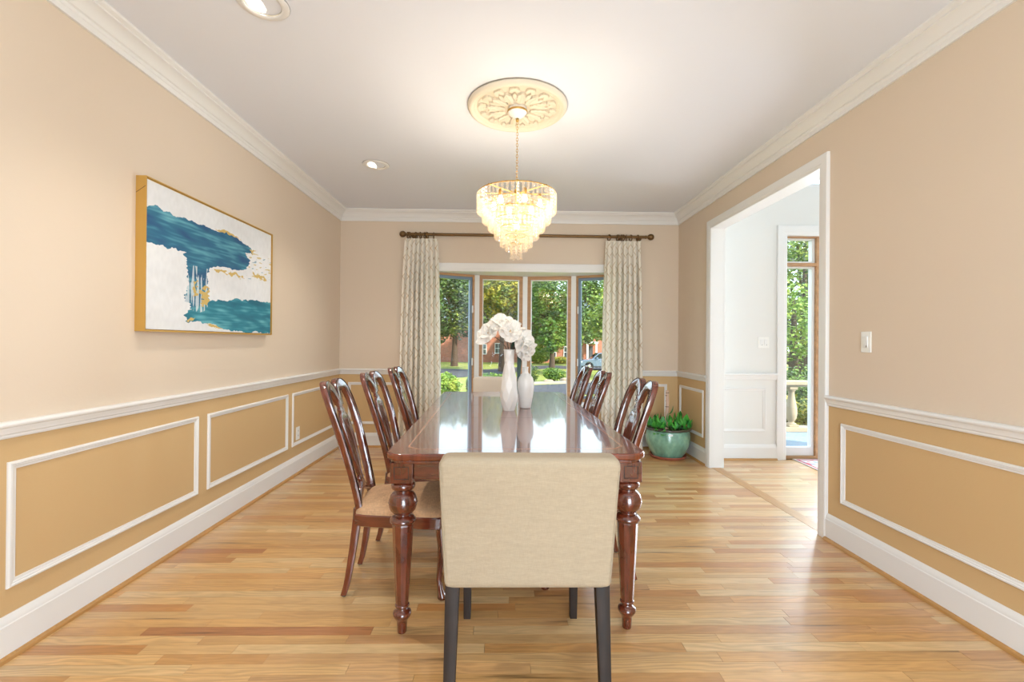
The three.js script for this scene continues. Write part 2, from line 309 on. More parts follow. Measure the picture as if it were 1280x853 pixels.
  daylight(4.19, 1.2, HZ - 0.02, 1.45, 2.2, Math.PI, DAY_HALL * 2.3);
  const hr = w('wall_hall_side', 'plain white outer side wall of the hall'); obj('wall_face', box(HXR, HXR + TH, -0.1, HH, HZ - 0.16, HZN + TH), M.hallWall, hr);
  const hn = w('wall_hall_rear', 'plain white end wall of the hall'); obj('wall_face', box(HX, HXR, -0.1, HH, HZN, HZN + TH), M.hallWall, hn);
}
// trim: crown, chair rails, baseboards, picture-frame panels, casings
const P_RAIL = [[0, 0], [0.010, 0.002], [0.013, 0.008], [0.013, 0.016], [0.018, 0.021], [0.020, 0.034], [0.024, 0.044], [0.031, 0.049], [0.033, 0.056], [0.031, 0.063], [0.026, 0.067], [0, 0.067]];
const P_CROWN = [[0, -0.123], [0.013, -0.123], [0.015, -0.098], [0.019, -0.094], [0.022, -0.086], [0.022, -0.08], [0.031, -0.076], [0.038, -0.064], [0.052, -0.046], [0.072, -0.032], [0.078, -0.03], [0.078, -0.022], [0.086, -0.018], [0.094, -0.011], [0.096, 0], [0, 0]];
const P_BASE = [[0, 0], [0.018, 0], [0.018, 0.128], [0.015, 0.132], [0.014, 0.142], [0.009, 0.153], [0.005, 0.1625], [0, 0.1625]];
const P_SHOE = [[0.018, 0], [0.035, 0], [0.0345, 0.006], [0.032, 0.011], [0.028, 0.0145], [0.023, 0.017], [0.018, 0.018]];
const P_PANEL = [[0, 0], [0, 0.006], [0.004, 0.012], [0.010, 0.013], [0.013, 0.009], [0.018, 0.009], [0.022, 0.006], [0.03, 0.005], [0.031, 0]];
const P_CASE = [[0, 0], [0, 0.012], [0.008, 0.016], [0.02, 0.016], [0.024, 0.019], [0.07, 0.022], [0.078, 0.020], [0.08, 0.016], [0.08, 0]];
const up = [0, 1, 0];
const flip = (pr) => pr.map(([u, v]) => [-u, v]);
{
  let n = 0;
  const trim = (label, category = 'moulding') => struct(`trim_${++n}`, label, category);
  // walking the room so that u (n x d) points into the room
  const crown = trim('stepped white crown moulding running round the ceiling', 'crown moulding');
  obj('crown_moulding', sweep(P_CROWN, [[XL, H, ZB], [XL, H, ZR], [XR, H, ZR], [XR, H, ZB]], up, true, 0.35), M.trim, crown);
  const rail = (pts, label) => obj('chair_rail', sweep(P_RAIL, pts.map(([x, z]) => [x, RB, z]), up, false, 0.4), M.trim, trim(label, 'chair rail'));
  const CX0 = OX0 - 0.1, CX1 = OX1 + 0.1;
  rail([[CX0, ZB], [XL, ZB], [XL, ZR]], 'white chair rail along the painting wall and into the corner');
  rail([[XR, DZ0 - 0.08], [XR, ZB], [CX1, ZB]], 'short white chair rail between the hall opening and the curtain');
  rail([[XR, ZR], [XR, DZ1 + 0.08]], 'white chair rail on the wall with the light switch');
  const base = (name, pts, label, mats = [M.trim, M.oakTrim]) => { const b = struct(name, label, 'baseboard'), q = pts.map(([x, z]) => [x, 0, z]); obj('board', sweep(P_BASE, q, up, false, 0.4), mats[0], b); obj('shoe_moulding', sweep(P_SHOE, q, up, false, 0.7), mats[1], b); };
  base('baseboard_left', [[XL, ZB], [XL, ZR]], 'tall white baseboard with oak shoe along the painting wall');
  base('baseboard_back', [[XR, ZB], [XL, ZB]], 'tall white baseboard with oak shoe under the bow window');
  base('baseboard_right_far', [[XR, DZ0 - 0.08], [XR, ZB]], 'short white baseboard behind the green planter');
  base('baseboard_right', [[XR, ZR], [XR, DZ1 + 0.08]], 'tall white baseboard below the light switch');
  base('baseboard_hall', [[2.9, HZ], [HX, HZ]], 'white baseboard of the hall beside the sidelight');
  obj('chair_rail', sweep(P_RAIL, [[2.9, RB + 0.01, HZ], [HX, RB + 0.01, HZ]], up, false, 0.4), M.trim, trim('white chair rail on the white hall wall', 'chair rail'));
  const panel = (axis, c, a, b, label, m = M.trim, y0 = PB, y1 = PT) => {                 // rectangle on a wall; a and b along the wall
    const pts = axis === 'x+' ? [[c, y0, a], [c, y0, b], [c, y1, b], [c, y1, a]] : axis === 'x-' ? [[c, y0, b], [c, y0, a], [c, y1, a], [c, y1, b]] : [[a, y0, c], [b, y0, c], [b, y1, c], [a, y1, c]];
    obj('panel_moulding', sweep(P_PANEL, pts, axis === 'x+' ? [1, 0, 0] : axis === 'x-' ? [-1, 0, 0] : [0, 0, 1], true, 0.3), m, trim(label, 'panel moulding'));
  };
  // left wall: a = nearer z, b = farther z
  panel('x+', XL, -4.184, -5.285, 'white panel frame around the wall outlet');
  panel('x+', XL, -2.995, -4.095, 'white panel frame under the far end of the painting');
  panel('x+', XL, -1.800, -2.902, 'white panel frame under the near end of the painting');
  panel('x+', XL, -0.61, -1.71, 'white panel frame beyond the painting, farthest from the bow window');
  panel('z', ZB, -1.785, -1.0, 'white panel frame beside the curtain on the painting side');
  panel('z', ZB, 1.6, 1.925, 'white panel frame behind the potted plant');
  panel('x-', XR, -4.675, -5.3, 'small white panel frame between planter and hall opening');
  panel('x-', XR, -1.2, -2.754, 'long white panel frame below the light switch');
  panel('z', HZ, HX + 0.06, 2.787, 'white panel frame on the white hall wall', M.trim, 0.295, 0.758);
  // cased opening to the hall
  const d = struct('door_1', 'wide white cased opening between dining room and hall', 'doorway');
  const cs = [[XR, 0, DZ0], [XR, DTOP, DZ0], [XR, DTOP, DZ1], [XR, 0, DZ1]];
  obj('casing', sweep(P_CASE, cs, [-1, 0, 0], false, 0.3), M.trim, d);
  obj('casing', sweep(flip(P_CASE), cs.map(([x, y, z]) => [HX, y, z]), [1, 0, 0], false, 0.3), M.trim, d);
  obj('jamb', box(XR - 0.001, HX + 0.001, 0, DTOP + 0.02, DZ0 - 0.02, DZ0), M.trim, d); obj('jamb', box(XR - 0.001, HX + 0.001, 0, DTOP + 0.02, DZ1, DZ1 + 0.02), M.trim, d);
  obj('head_jamb', box(XR - 0.001, HX + 0.001, DTOP, DTOP + 0.02, DZ0, DZ1), M.trim, d);
  // casing of the hall entrance
  const hc = trim('white casing around the sidelight and front door', 'casing');
  obj('casing', sweep(P_CASE.map(([u, v]) => [u * 1.3, v]), [[3.0, 0, HZ], [3.0, 2.378, HZ], [4.94, 2.378, HZ], [4.94, 0, HZ]], [0, 0, 1], false, 0.3).scale(1, 1, 1), M.trim, hc);
}
// ------------------------------------------------------------------ bow window
{
  const w = struct('window_1', 'four-lite bow window with white posts and natural wood frames', 'window');
  const outline = (extra, inner) => { const s = new THREE.Shape(); const pts = [[OX0, -(ZB - 0.001)]]; for (let k = 0; k <= 4; k++) { const [x, z] = bowP(k), a = (k - 2) * BWA; pts.push([x + extra * Math.sin(a), -(z - extra * Math.cos(a))]); } pts.push([OX1, -(ZB - 0.001)]); pts.forEach(([x, y], i) => i ? s.lineTo(x, y) : s.moveTo(x, y)); return s; };
  const slab = (y, t, extra) => new THREE.ExtrudeGeometry(outline(extra), { depth: t, bevelEnabled: false }).rotateX(-Math.PI / 2).translate(0, y, 0);
  obj('seat_board', boxUv(slab(SEAT - 0.04, 0.04, 0.09)), M.trim, w);
  obj('soffit', [boxUv(slab(SOF, 0.12, 0.12)), box(OX0, OX1, SOF, SOF + 0.009, ZB - 0.001, ZB - 0.0005)], M.trim, w);
  obj('base_slab', boxUv(slab(-0.5, 0.96, 0.06)), M.trim, w);
  const jw = ZB - bowP(0)[1];
  for (let k = 0; k <= 4; k++) { const [x, z] = bowP(k), a = (k - 2) * BWA; obj('post', xf(rbox(-0.03, 0.03, SEAT, SOF, -0.05, 0.035, 0.004), { p: [x, 0, z], r: [0, -a, 0] }), M.trim, w); }
  for (let k = 0; k < 4; k++) {
    const [x0, z0] = bowP(k), [x1, z1] = bowP(k + 1), L = Math.hypot(x1 - x0, z1 - z0), a = Math.atan2(z1 - z0, x1 - x0), hw = L / 2 - 0.031;
    const u = sub('casement_unit', w, [(x0 + x1) / 2, 0, (z0 + z1) / 2], -a), vent = k === 0 || k === 3, fw = vent ? 0.028 : 0.042;
    obj('wood_frame', [rbox(-hw, hw, SOF - fw, SOF, -0.045, 0.025, 0.003), rbox(-hw, hw, SEAT, SEAT + fw + 0.01, -0.045, 0.025, 0.003), rbox(-hw, -hw + fw, SEAT + fw, SOF - fw, -0.045, 0.025, 0.003), rbox(hw - fw, hw, SEAT + fw, SOF - fw, -0.045, 0.025, 0.003)], M.pineFrame, u);
    const i = hw - fw, b = SEAT + fw + 0.01, t = SOF - fw, sw = vent ? 0.034 : 0.012;
    obj('sash', [rbox(-i, i, t - sw, t, -0.03, 0.012, 0.003), rbox(-i, i, b, b + sw, -0.03, 0.012, 0.003), rbox(-i, -i + sw, b + sw, t - sw, -0.03, 0.012, 0.003), rbox(i - sw, i, b + sw, t - sw, -0.03, 0.012, 0.003)], vent ? M.sashGrey : M.trim, u);
    obj('pane', box(-i + sw, i - sw, b + sw, t - sw, -0.0105, -0.01), M.glass, u);
    if (vent) { const s = k === 0 ? 1 : -1; for (const y of [0.98, 1.62]) obj('latch', rbox(s * (hw - 0.03) - 0.008, s * (hw - 0.03) + 0.008, y - 0.045, y + 0.045, 0.022, 0.036, 0.004), M.trim, u); }
  }
  obj('casing', sweep(P_CASE.map(([u, v]) => [u * 1.2, v]), [[OX0, SEAT - 0.04, ZB], [OX0, SOF, ZB], [OX1, SOF, ZB], [OX1, SEAT - 0.04, ZB]], [0, 0, 1], false, 0.3), M.trim, w);
  obj('sill_nosing', rbox(OX0 - 0.12, OX1 + 0.12, SEAT - 0.04, SEAT, ZB, ZB + 0.035, 0.008), M.trim, w);
}
// hall entrance: sidelight, front door
{
  const w = struct('window_3', 'narrow sidelight with transom beside the front door', 'window');
  const z0 = HZ - 0.13, z1 = HZ - 0.03;
  obj('wood_post', [rbox(3.345, 3.43, 0, 2.378, z0, z1, 0.004)], M.pineFrame, w);
  obj('transom_bar', rbox(3.0, 3.345, 2.06, 2.095, z0, z1, 0.004), M.pineFrame, w);
  obj('sill', rbox(3.0, 3.345, 0, 0.03, z0 - 0.03, z1, 0.004), M.pineFrame, w);
  obj('head', rbox(3.0, 3.345, 2.362, 2.378, z0, z1, 0.004), M.pineFrame, w);
  const fr = (a, b, c, d, bt = 0.02) => [rbox(a, b, c, c + bt, z0 + 0.01, z1 - 0.03, 0.003), rbox(a, b, d - 0.016, d, z0 + 0.01, z1 - 0.03, 0.003), rbox(a, a + 0.014, c + bt, d - 0.016, z0 + 0.01, z1 - 0.03, 0.003), rbox(b - 0.032, b, c + bt, d - 0.016, z0 + 0.01, z1 - 0.03, 0.003)];
  const lo = obj('lower_sash', fr(3.0, 3.345, 0.03, 2.06, 0.09), M.trim, w), hi = obj('transom_sash', fr(3.0, 3.345, 2.095, 2.362), M.trim, w);
  obj('pane', box(3.014, 3.313, 0.12, 2.044, HZ - 0.081, HZ - 0.0805), M.glass, lo); obj('pane', box(3.014, 3.313, 2.115, 2.346, HZ - 0.081, HZ - 0.0805), M.glass, hi);
  const d = struct('door_2', 'wooden front door with a tall glass light', 'door');
  obj('frame', [rbox(4.42, 4.5, 0, 2.378, z0, z1, 0.004), rbox(3.43, 4.42, 2.06, 2.1, z0, z1, 0.004), rbox(4.5, 4.94, 2.06, 2.1, z0, z1, 0.004), box(3.43, 4.42, 0, 0.02, z0, z1)], M.pineFrame, d);
  obj('leaf', [rbox(3.432, 3.55, 0.02, 2.06, HZ - 0.11, HZ - 0.065, 0.003), rbox(4.3, 4.418, 0.02, 2.06, HZ - 0.11, HZ - 0.065, 0.003), rbox(3.55, 4.3, 1.95, 2.06, HZ - 0.11, HZ - 0.065, 0.003), rbox(3.55, 4.3, 0.02, 0.3, HZ - 0.11, HZ - 0.065, 0.003)], M.pineFrame, d);
  for (const y of [0.3, 1.05, 1.8]) obj('hinge', rbox(3.425, 3.44, y, y + 0.1, HZ - 0.065, HZ - 0.045, 0.003), M.bronze, d);
  obj('pane', box(3.55, 4.3, 0.3, 1.95, HZ - 0.09, HZ - 0.0895), M.glass, d); obj('pane', box(3.43, 4.42, 2.1, 2.37, HZ - 0.09, HZ - 0.0895), M.glass, d); obj('pane', box(4.5, 4.94, 0.02, 2.06, HZ - 0.09, HZ - 0.0895), M.glass, d); obj('pane', box(4.5, 4.94, 2.1, 2.37, HZ - 0.09, HZ - 0.0895), M.glass, d);
  // rug just inside the front door
  const rugTex = texture(256, 256, (u, v) => { const e = Math.min(u, v, 1 - u, 1 - v), a = loopN(u, v, 14, 14, 4), g = Math.sin(u * 60) * Math.sin(v * 60); if (e < 0.012) return [205, 196, 190]; if (e < 0.035) return [158, 62, 74]; const k = g + a > 0.55 ? [178, 96, 100] : g - a < -0.6 ? [138, 150, 172] : [206, 198, 192]; return k; });
  const rug = thing('entry_rug', 'pale patterned rug with a red border inside the front door', 'rug', [3.66, 0, -4.02], -0.05);
  const g = new RoundedBoxGeometry(1.24, 0.008, 1.6, 1, 0.003).translate(0, 0.004, 0); const p = g.attributes.position, uv = g.attributes.uv; for (let i = 0; i < p.count; i++) uv.setXY(i, p.getX(i) / 1.24 + 0.5, p.getZ(i) / 1.6 + 0.5);
  obj('rug_pile', g, S({ map: rugTex, roughness: 0.95 }), rug);
}
// switches and outlet
{
  const plate = (name, label, p, turn, gangs, kind) => {
    const t = thing(name, label, kind === 'outlet' ? 'outlet' : 'switch', p, turn), w = 0.072 + (gangs - 1) * 0.05;
    obj('plate', rbox(-w / 2, w / 2, -0.059, 0.059, 0, 0.006, 0.003), M.plate, t);
    for (let k = 0; k < gangs; k++) { const x = (k - (gangs - 1) / 2) * 0.048; if (kind === 'outlet') for (const y of [-0.021, 0.021]) { const s = obj('socket', rbox(x - 0.017, x + 0.017, y - 0.014, y + 0.014, 0.004, 0.008, 0.003), M.trim, t); for (const dx of [-0.006, 0.006]) obj('slot', box(x + dx - 0.001, x + dx + 0.001, y - 0.004, y + 0.005, 0.007, 0.0083), M.dark, s); } else { const s = obj('rocker', xf(rbox(-0.0165, 0.0165, -0.033, 0.033, -0.003, 0.004, 0.002), { p: [x, 0, 0.0065], r: [0.06, 0, 0] }), M.trim, t); obj('slider', rbox(x + 0.006, x + 0.01, -0.03, -0.02, 0.009, 0.0105, 0.001), M.glide, s); } }
  };
  plate('light_switch', 'single white rocker light switch on the beige wall', [XR, 1.238, -2.567], -Math.PI / 2, 1);
  plate('light_switch', 'double white light switch on the white hall wall', [2.757, 1.24, HZ], 0, 2);
  plate('wall_outlet', 'white wall outlet inside a gold wall panel', [XL, 0.366, -4.3], Math.PI / 2, 1, 'outlet');
}
// ------------------------------------------------------------------ dining table
const TT = 0.765, TC = [0.035, 0, -3.07], TTURN = 0.026, TW = 0.555, TL = 1.19;
{
  const t = thing('dining_table', 'long glossy mahogany dining table with turned legs and clipped corners', 'table', TC, TTURN);
  const outline = (w, l, c, r) => { const s = new THREE.Shape(); const p = [[w, l - c], [w - c, l], [-w + c, l], [-w, l - c], [-w, -l + c], [-w + c, -l], [w - c, -l], [w, -l + c]]; const n = p.length; for (let i = 0; i < n; i++) { const a = p[(i - 1 + n) % n], b = p[i], d = p[(i + 1) % n], la = Math.hypot(a[0] - b[0], a[1] - b[1]), ld = Math.hypot(d[0] - b[0], d[1] - b[1]); const q0 = [b[0] + (a[0] - b[0]) / la * r, b[1] + (a[1] - b[1]) / la * r], q1 = [b[0] + (d[0] - b[0]) / ld * r, b[1] + (d[1] - b[1]) / ld * r]; i ? s.lineTo(...q0) : s.moveTo(...q0); s.quadraticCurveTo(b[0], b[1], ...q1); } s.closePath(); return s; };
  const flat = (sh, y0, th, bev) => { const g = extrude(sh, th, bev, 3, 6).rotateX(-Math.PI / 2).translate(0, y0, 0); const p = g.attributes.position, uv = new Float32Array(p.count * 2); for (let i = 0; i < p.count; i++) { uv[i * 2] = p.getZ(i) / 1.1; uv[i * 2 + 1] = p.getX(i) / 1.1; } g.setAttribute('uv', new THREE.BufferAttribute(uv, 2)); return g; };
  obj('tabletop', flat(outline(TW - 0.012, TL, 0.05, 0.025), TT - 0.03, 0.03, 0.009), M.tableTop, t);
  obj('edge_moulding', flat(outline(TW - 0.024, TL - 0.012, 0.05, 0.025), TT - 0.044, 0.015, 0.005), M.mahogany, t);
  const ring = outline(TW - 0.085, TL - 0.085, 0.05, 0.01); ring.holes.push(outline(TW - 0.092, TL - 0.092, 0.05, 0.01));
  obj('inlay_line', flat(ring, TT - 0.0005, 0.0008, 0), M.inlay, t);
  for (const z of [-0.28, 0.28]) obj('leaf_seam', box(-TW + 0.012, TW - 0.012, TT - 0.0005, TT + 0.0002, z - 0.0006, z + 0.0006), M.ebony, t);
  const LX = 0.478, LZ = 1.105, ay0 = 0.635, ay1 = TT - 0.044;
  obj('apron', rbox(-LX + 0.048, LX - 0.048, 0.648, ay1, LZ + 0.012, LZ + 0.034, 0.003), M.mahogany, t); obj('apron', rbox(-LX + 0.048, LX - 0.048, 0.648, ay1, -LZ - 0.034, -LZ - 0.012, 0.003), M.mahogany, t);
  for (const s of [-1, 1]) { obj('apron', rbox(s * (LX + 0.012), s * (LX + 0.034), 0.648, ay1, -LZ + 0.048, LZ - 0.048, 0.003), M.mahogany, t); }
  const top = lathe([[0, 0.637], [0.034, 0.637], [0.036, 0.632], [0.047, 0.628], [0.0505, 0.617], [0.048, 0.606], [0.04, 0.6], [0.034, 0.597], [0.034, 0.592], [0.042, 0.588], [0.052, 0.576], [0.0585, 0.556], [0.0595, 0.545], [0.0585, 0.534], [0.053, 0.517], [0.042, 0.504], [0.031, 0.499], [0.03, 0.494], [0.036, 0.491], [0.045, 0.487], [0.0475, 0.481], [0.052, 0.478], [0.0545, 0.471], [0.052, 0.464], [0.045, 0.46], [0, 0.459]].reverse(), 40);
  const bead = lathe([[0.0592, 0.549], [0.0612, 0.5465], [0.0592, 0.544]], 40);
  const shaft = lathe([[0.0, 0.118], [0.0265, 0.118], [0.0275, 0.13], [0.037, 0.3], [0.0425, 0.42], [0.0435, 0.452], [0.041, 0.461], [0, 0.461]], 10).toNonIndexed(); shaft.computeVertexNormals();
  const foot = lathe([[0, 0], [0.018, 0], [0.0195, 0.004], [0.0215, 0.04], [0.023, 0.052], [0.031, 0.062], [0.0375, 0.073], [0.0385, 0.081], [0.036, 0.089], [0.026, 0.096], [0.021, 0.1], [0.021, 0.106], [0.027, 0.108], [0.0305, 0.113], [0.029, 0.119], [0.024, 0.121], [0, 0.122]], 36);
  for (const sx of [-1, 1]) for (const sz of [-1, 1]) {
    const l = obj('leg', [rbox(-0.047, 0.047, ay0, ay1, -0.047, 0.047, 0.003), top.clone(), bead.clone(), shaft.clone(), foot.clone()].map((g) => boxUv(g.translate(sx * LX, 0, sz * LZ))), M.mahoganyUp, t);
    const fr = (a, b, c, d) => [[a, b, c, c + 0.003], [a, b, d - 0.003, d], [a, a + 0.003, c, d], [b - 0.003, b, c, d]];
    const groove = []; for (const [a, b, c, d] of fr(-0.03, 0.03, 0.652, 0.705)) { groove.push(box(sx * LX + a, sx * LX + b, c, d, sz * (LZ + 0.0466), sz * (LZ + 0.0474))); groove.push(box(sx * (LX + 0.0466), sx * (LX + 0.0474), c, d, sz * LZ + a, sz * LZ + b)); }
    obj('groove_line', groove, M.ebony, l);
  }
}
// ------------------------------------------------------------------ side chairs
function makeSideChair(label) {
  const t = thing('side_chair', label, 'chair', [0, 0, 0], 0, 'mahogany side chairs around the table');
  const recline = (y) => { const k = (y - 0.4) / 0.63; return -0.217 - 0.115 * k - 0.068 * k * k; };
  const bend = (g, off = 0) => { const p = g.attributes.position; for (let i = 0; i < p.count; i++) { const x = p.getX(i), y = p.getY(i), z = p.getZ(i); p.setZ(i, z + off + recline(y) + 0.35 * x * x); } g.deleteAttribute('normal'); let h = g.index ? g.toNonIndexed() : g; h.computeVertexNormals(); h = toCreasedNormals(h, 0.6); return boxUv(h); };
  // looped back: outer outline with two lobes, inner opening with two lobes
  const half = [[0.158, 0.40], [0.162, 0.50], [0.172, 0.62], [0.186, 0.75], [0.194, 0.86], [0.189, 0.945], [0.173, 0.998], [0.145, 1.024], [0.11, 1.035], [0.072, 1.032], [0.04, 1.016], [0.017, 0.99], [0.006, 0.965], [0.001, 0.945]];
  const ihalf = [[0.121, 0.40], [0.125, 0.50], [0.134, 0.62], [0.147, 0.75], [0.154, 0.86], [0.148, 0.93], [0.132, 0.97], [0.111, 0.988], [0.088, 0.99], [0.064, 0.98], [0.046, 0.955], [0.035, 0.928], [0.03, 0.905]];
  const curve = (pts) => { const c = new THREE.CatmullRomCurve3(pts.map(([x, y]) => V(x, y, 0)), false, 'centripetal').getPoints(44); return c.map((p) => [p.x, p.y]); };
  const o = curve(half), n = curve(ihalf);
  const s = new THREE.Shape(); o.forEach(([x, y], i) => i ? s.lineTo(x, y) : s.moveTo(x, y)); [...o].reverse().forEach(([x, y]) => s.lineTo(-x, y));
  n.forEach(([x, y]) => s.lineTo(-x, y)); [...n].reverse().forEach(([x, y]) => s.lineTo(x, y)); s.closePath();
  const fr = obj('back_frame', bend(extrude(s, 0.032, 0.004, 2)), M.mahoganyUp, t);
  // dark string line along both edges of the loops
  const line = (pts, d) => { const c = []; for (const sx of [-1, 1]) c.push(tube(pts.filter((_, i) => i % 3 === 0).map(([x, y]) => [sx * (x + d), y, 0.0322 + recline(y) + 0.35 * x * x]), 0.0013, 44, 5)); return c; };
  obj('string_line', [...line(o.slice(0, -2), -0.0065), ...line(n.slice(0, -3), 0.0065)], M.ebony, fr);
  // vase splat
  const sp = [[0.026, 0.925], [0.029, 0.905], [0.024, 0.892], [0.034, 0.882], [0.029, 0.869], [0.045, 0.858], [0.058, 0.84], [0.066, 0.812], [0.065, 0.765], [0.056, 0.69], [0.042, 0.61], [0.029, 0.56], [0.022, 0.54], [0.034, 0.535], [0.036, 0.522], [0.026, 0.515], [0.026, 0.500]];
  const q = curve(sp), ss = new THREE.Shape(); q.forEach(([x, y], i) => i ? ss.lineTo(x, y) : ss.moveTo(x, y)); [...q].reverse().forEach(([x, y]) => ss.lineTo(-x, y)); ss.closePath();
  for (const sx of [-1, 1]) { const h = new THREE.Path(); h.absellipse(sx * 0.036, 0.838, 0.006, 0.012, 0, Math.PI * 2, true, 0); ss.holes.push(h); }
  obj('splat', bend(extrude(ss, 0.018, 0.003, 2, 8), 0.006), M.mahoganyUp, t);
  // scrolled lower rail with bracket
  const br = new THREE.Shape(); [[-0.134, 0.455], [-0.09, 0.463], [-0.05, 0.488], [-0.034, 0.512], [0.034, 0.512], [0.05, 0.488], [0.09, 0.463], [0.134, 0.455], [0.131, 0.425], [0.085, 0.432], [0.045, 0.452], [0, 0.468], [-0.045, 0.452], [-0.085, 0.432], [-0.131, 0.425]].forEach(([x, y], i) => i ? br.lineTo(x, y) : br.moveTo(x, y)); br.closePath();
  obj('lower_rail', bend(extrude(br, 0.02, 0.003, 2), 0.005), M.mahogany, t);
  // rear legs, sabre shaped, running on from the stiles
  for (const sx of [-1, 1]) {
    const rings = []; for (let i = 0; i <= 10; i++) { const k = i / 10, y = lerp(0.006, 0.42, k), z = lerp(-0.262, -0.2, Math.pow(k, 0.7)) + (k > 0.9 ? -0.002 : 0), w = lerp(0.0135, 0.0165, k); rings.push(rectRing(sx * lerp(0.158, 0.142, k), y, z, w, lerp(0.014, 0.0205, k), 0.15)); }
    const l = obj('rear_leg', loft(rings, 0.5), M.mahoganyUp, t); obj('glide', lathe([[0, 0], [0.011, 0], [0.011, 0.007], [0, 0.007]], 12).translate(sx * 0.158, 0, -0.262), M.glide, l);
  }
  // cabriole front legs
  for (const sx of [-1, 1]) {
    const path = [[0, 0.36, 0.0, 0.024], [0.004, 0.31, 0.006, 0.025], [0.008, 0.25, 0.011, 0.021], [0.004, 0.17, 0.004, 0.0155], [0, 0.09, -0.003, 0.0125], [0.004, 0.045, 0.004, 0.0135], [0.012, 0.02, 0.013, 0.02], [0.013, 0.008, 0.014, 0.023], [0.013, 0.0, 0.014, 0.018]];
    const rings = path.map(([dx, y, dz, r]) => Array.from({ length: 14 }, (_, j) => V(sx * (0.205 + dx) + r * Math.cos(j / 14 * 6.2832), y, 0.195 + dz + r * Math.sin(j / 14 * 6.2832))));
    obj('front_leg', loft(rings, 1), M.mahoganyUp, t);
  }
  // bowed seat rails and cushion
  const seatRing = (y, ins, kk = 1) => { const out = [], c = [[-0.165, -0.215], [-0.215, 0], [-0.242, 0.17], [-0.225, 0.225], [-0.13, 0.245], [0, 0.252], [0.13, 0.245], [0.225, 0.225], [0.242, 0.17], [0.215, 0], [0.165, -0.215], [0, -0.222]]; for (const p of new THREE.CatmullRomCurve3(c.map(([x, z]) => V(x, 0, z)), true, 'catmullrom', 0.35).getPoints(47).slice(0, 47)) out.push(V(p.x * (1 - ins / 0.22) * kk, y, (p.z - 0.015) * (1 - ins / 0.22) * kk + 0.015)); return out; };
  obj('seat_rail', loft([seatRing(0.338, 0.008), seatRing(0.343, 0.002), seatRing(0.39, 0.002), seatRing(0.397, 0.006)], 0.5), M.mahogany, t);
  const cu = []; for (let i = 0; i <= 9; i++) { const k = i / 9 * Math.PI / 2; cu.push(seatRing(0.395 + 0.03 * Math.sin(Math.min(k * 1.6, Math.PI / 2)) + 0.042 * (1 - Math.pow(Math.cos(k), 1.3)), 0.006 + 0.2 * Math.pow(1 - Math.cos(k), 1.6))); }
  obj('cushion', loft(cu, 1.2), M.seat, t);
  return t;
}
{
  const hp = Math.PI / 2, c = makeSideChair('mahogany side chair on the painting side of the table, next to the tan linen chair');
  c.position.set(-0.5, 0, -2.405); c.rotation.y = hp + 0.06; c.scale.y = 0.987;
  dup(c, [-0.487, 0, -2.995], hp + 0.03, 'mahogany side chair in the middle of the row facing away from the painting');
  dup(c, [-0.462, 0, -3.58], hp + 0.02, 'mahogany side chair on the painting side of the table, closest to the curtain');
  dup(c, [0.417, 0, -2.52], -hp - 0.05, 'mahogany side chair on the hall side of the table, in line with the green planter');
  dup(c, [0.345, 0, -3.24], -hp - 0.02, 'mahogany side chair in the middle of the row on the hall side');
  dup(c, [0.34, 0, -3.88], -hp - 0.02, 'mahogany side chair on the hall side of the table, closest to the window');
}
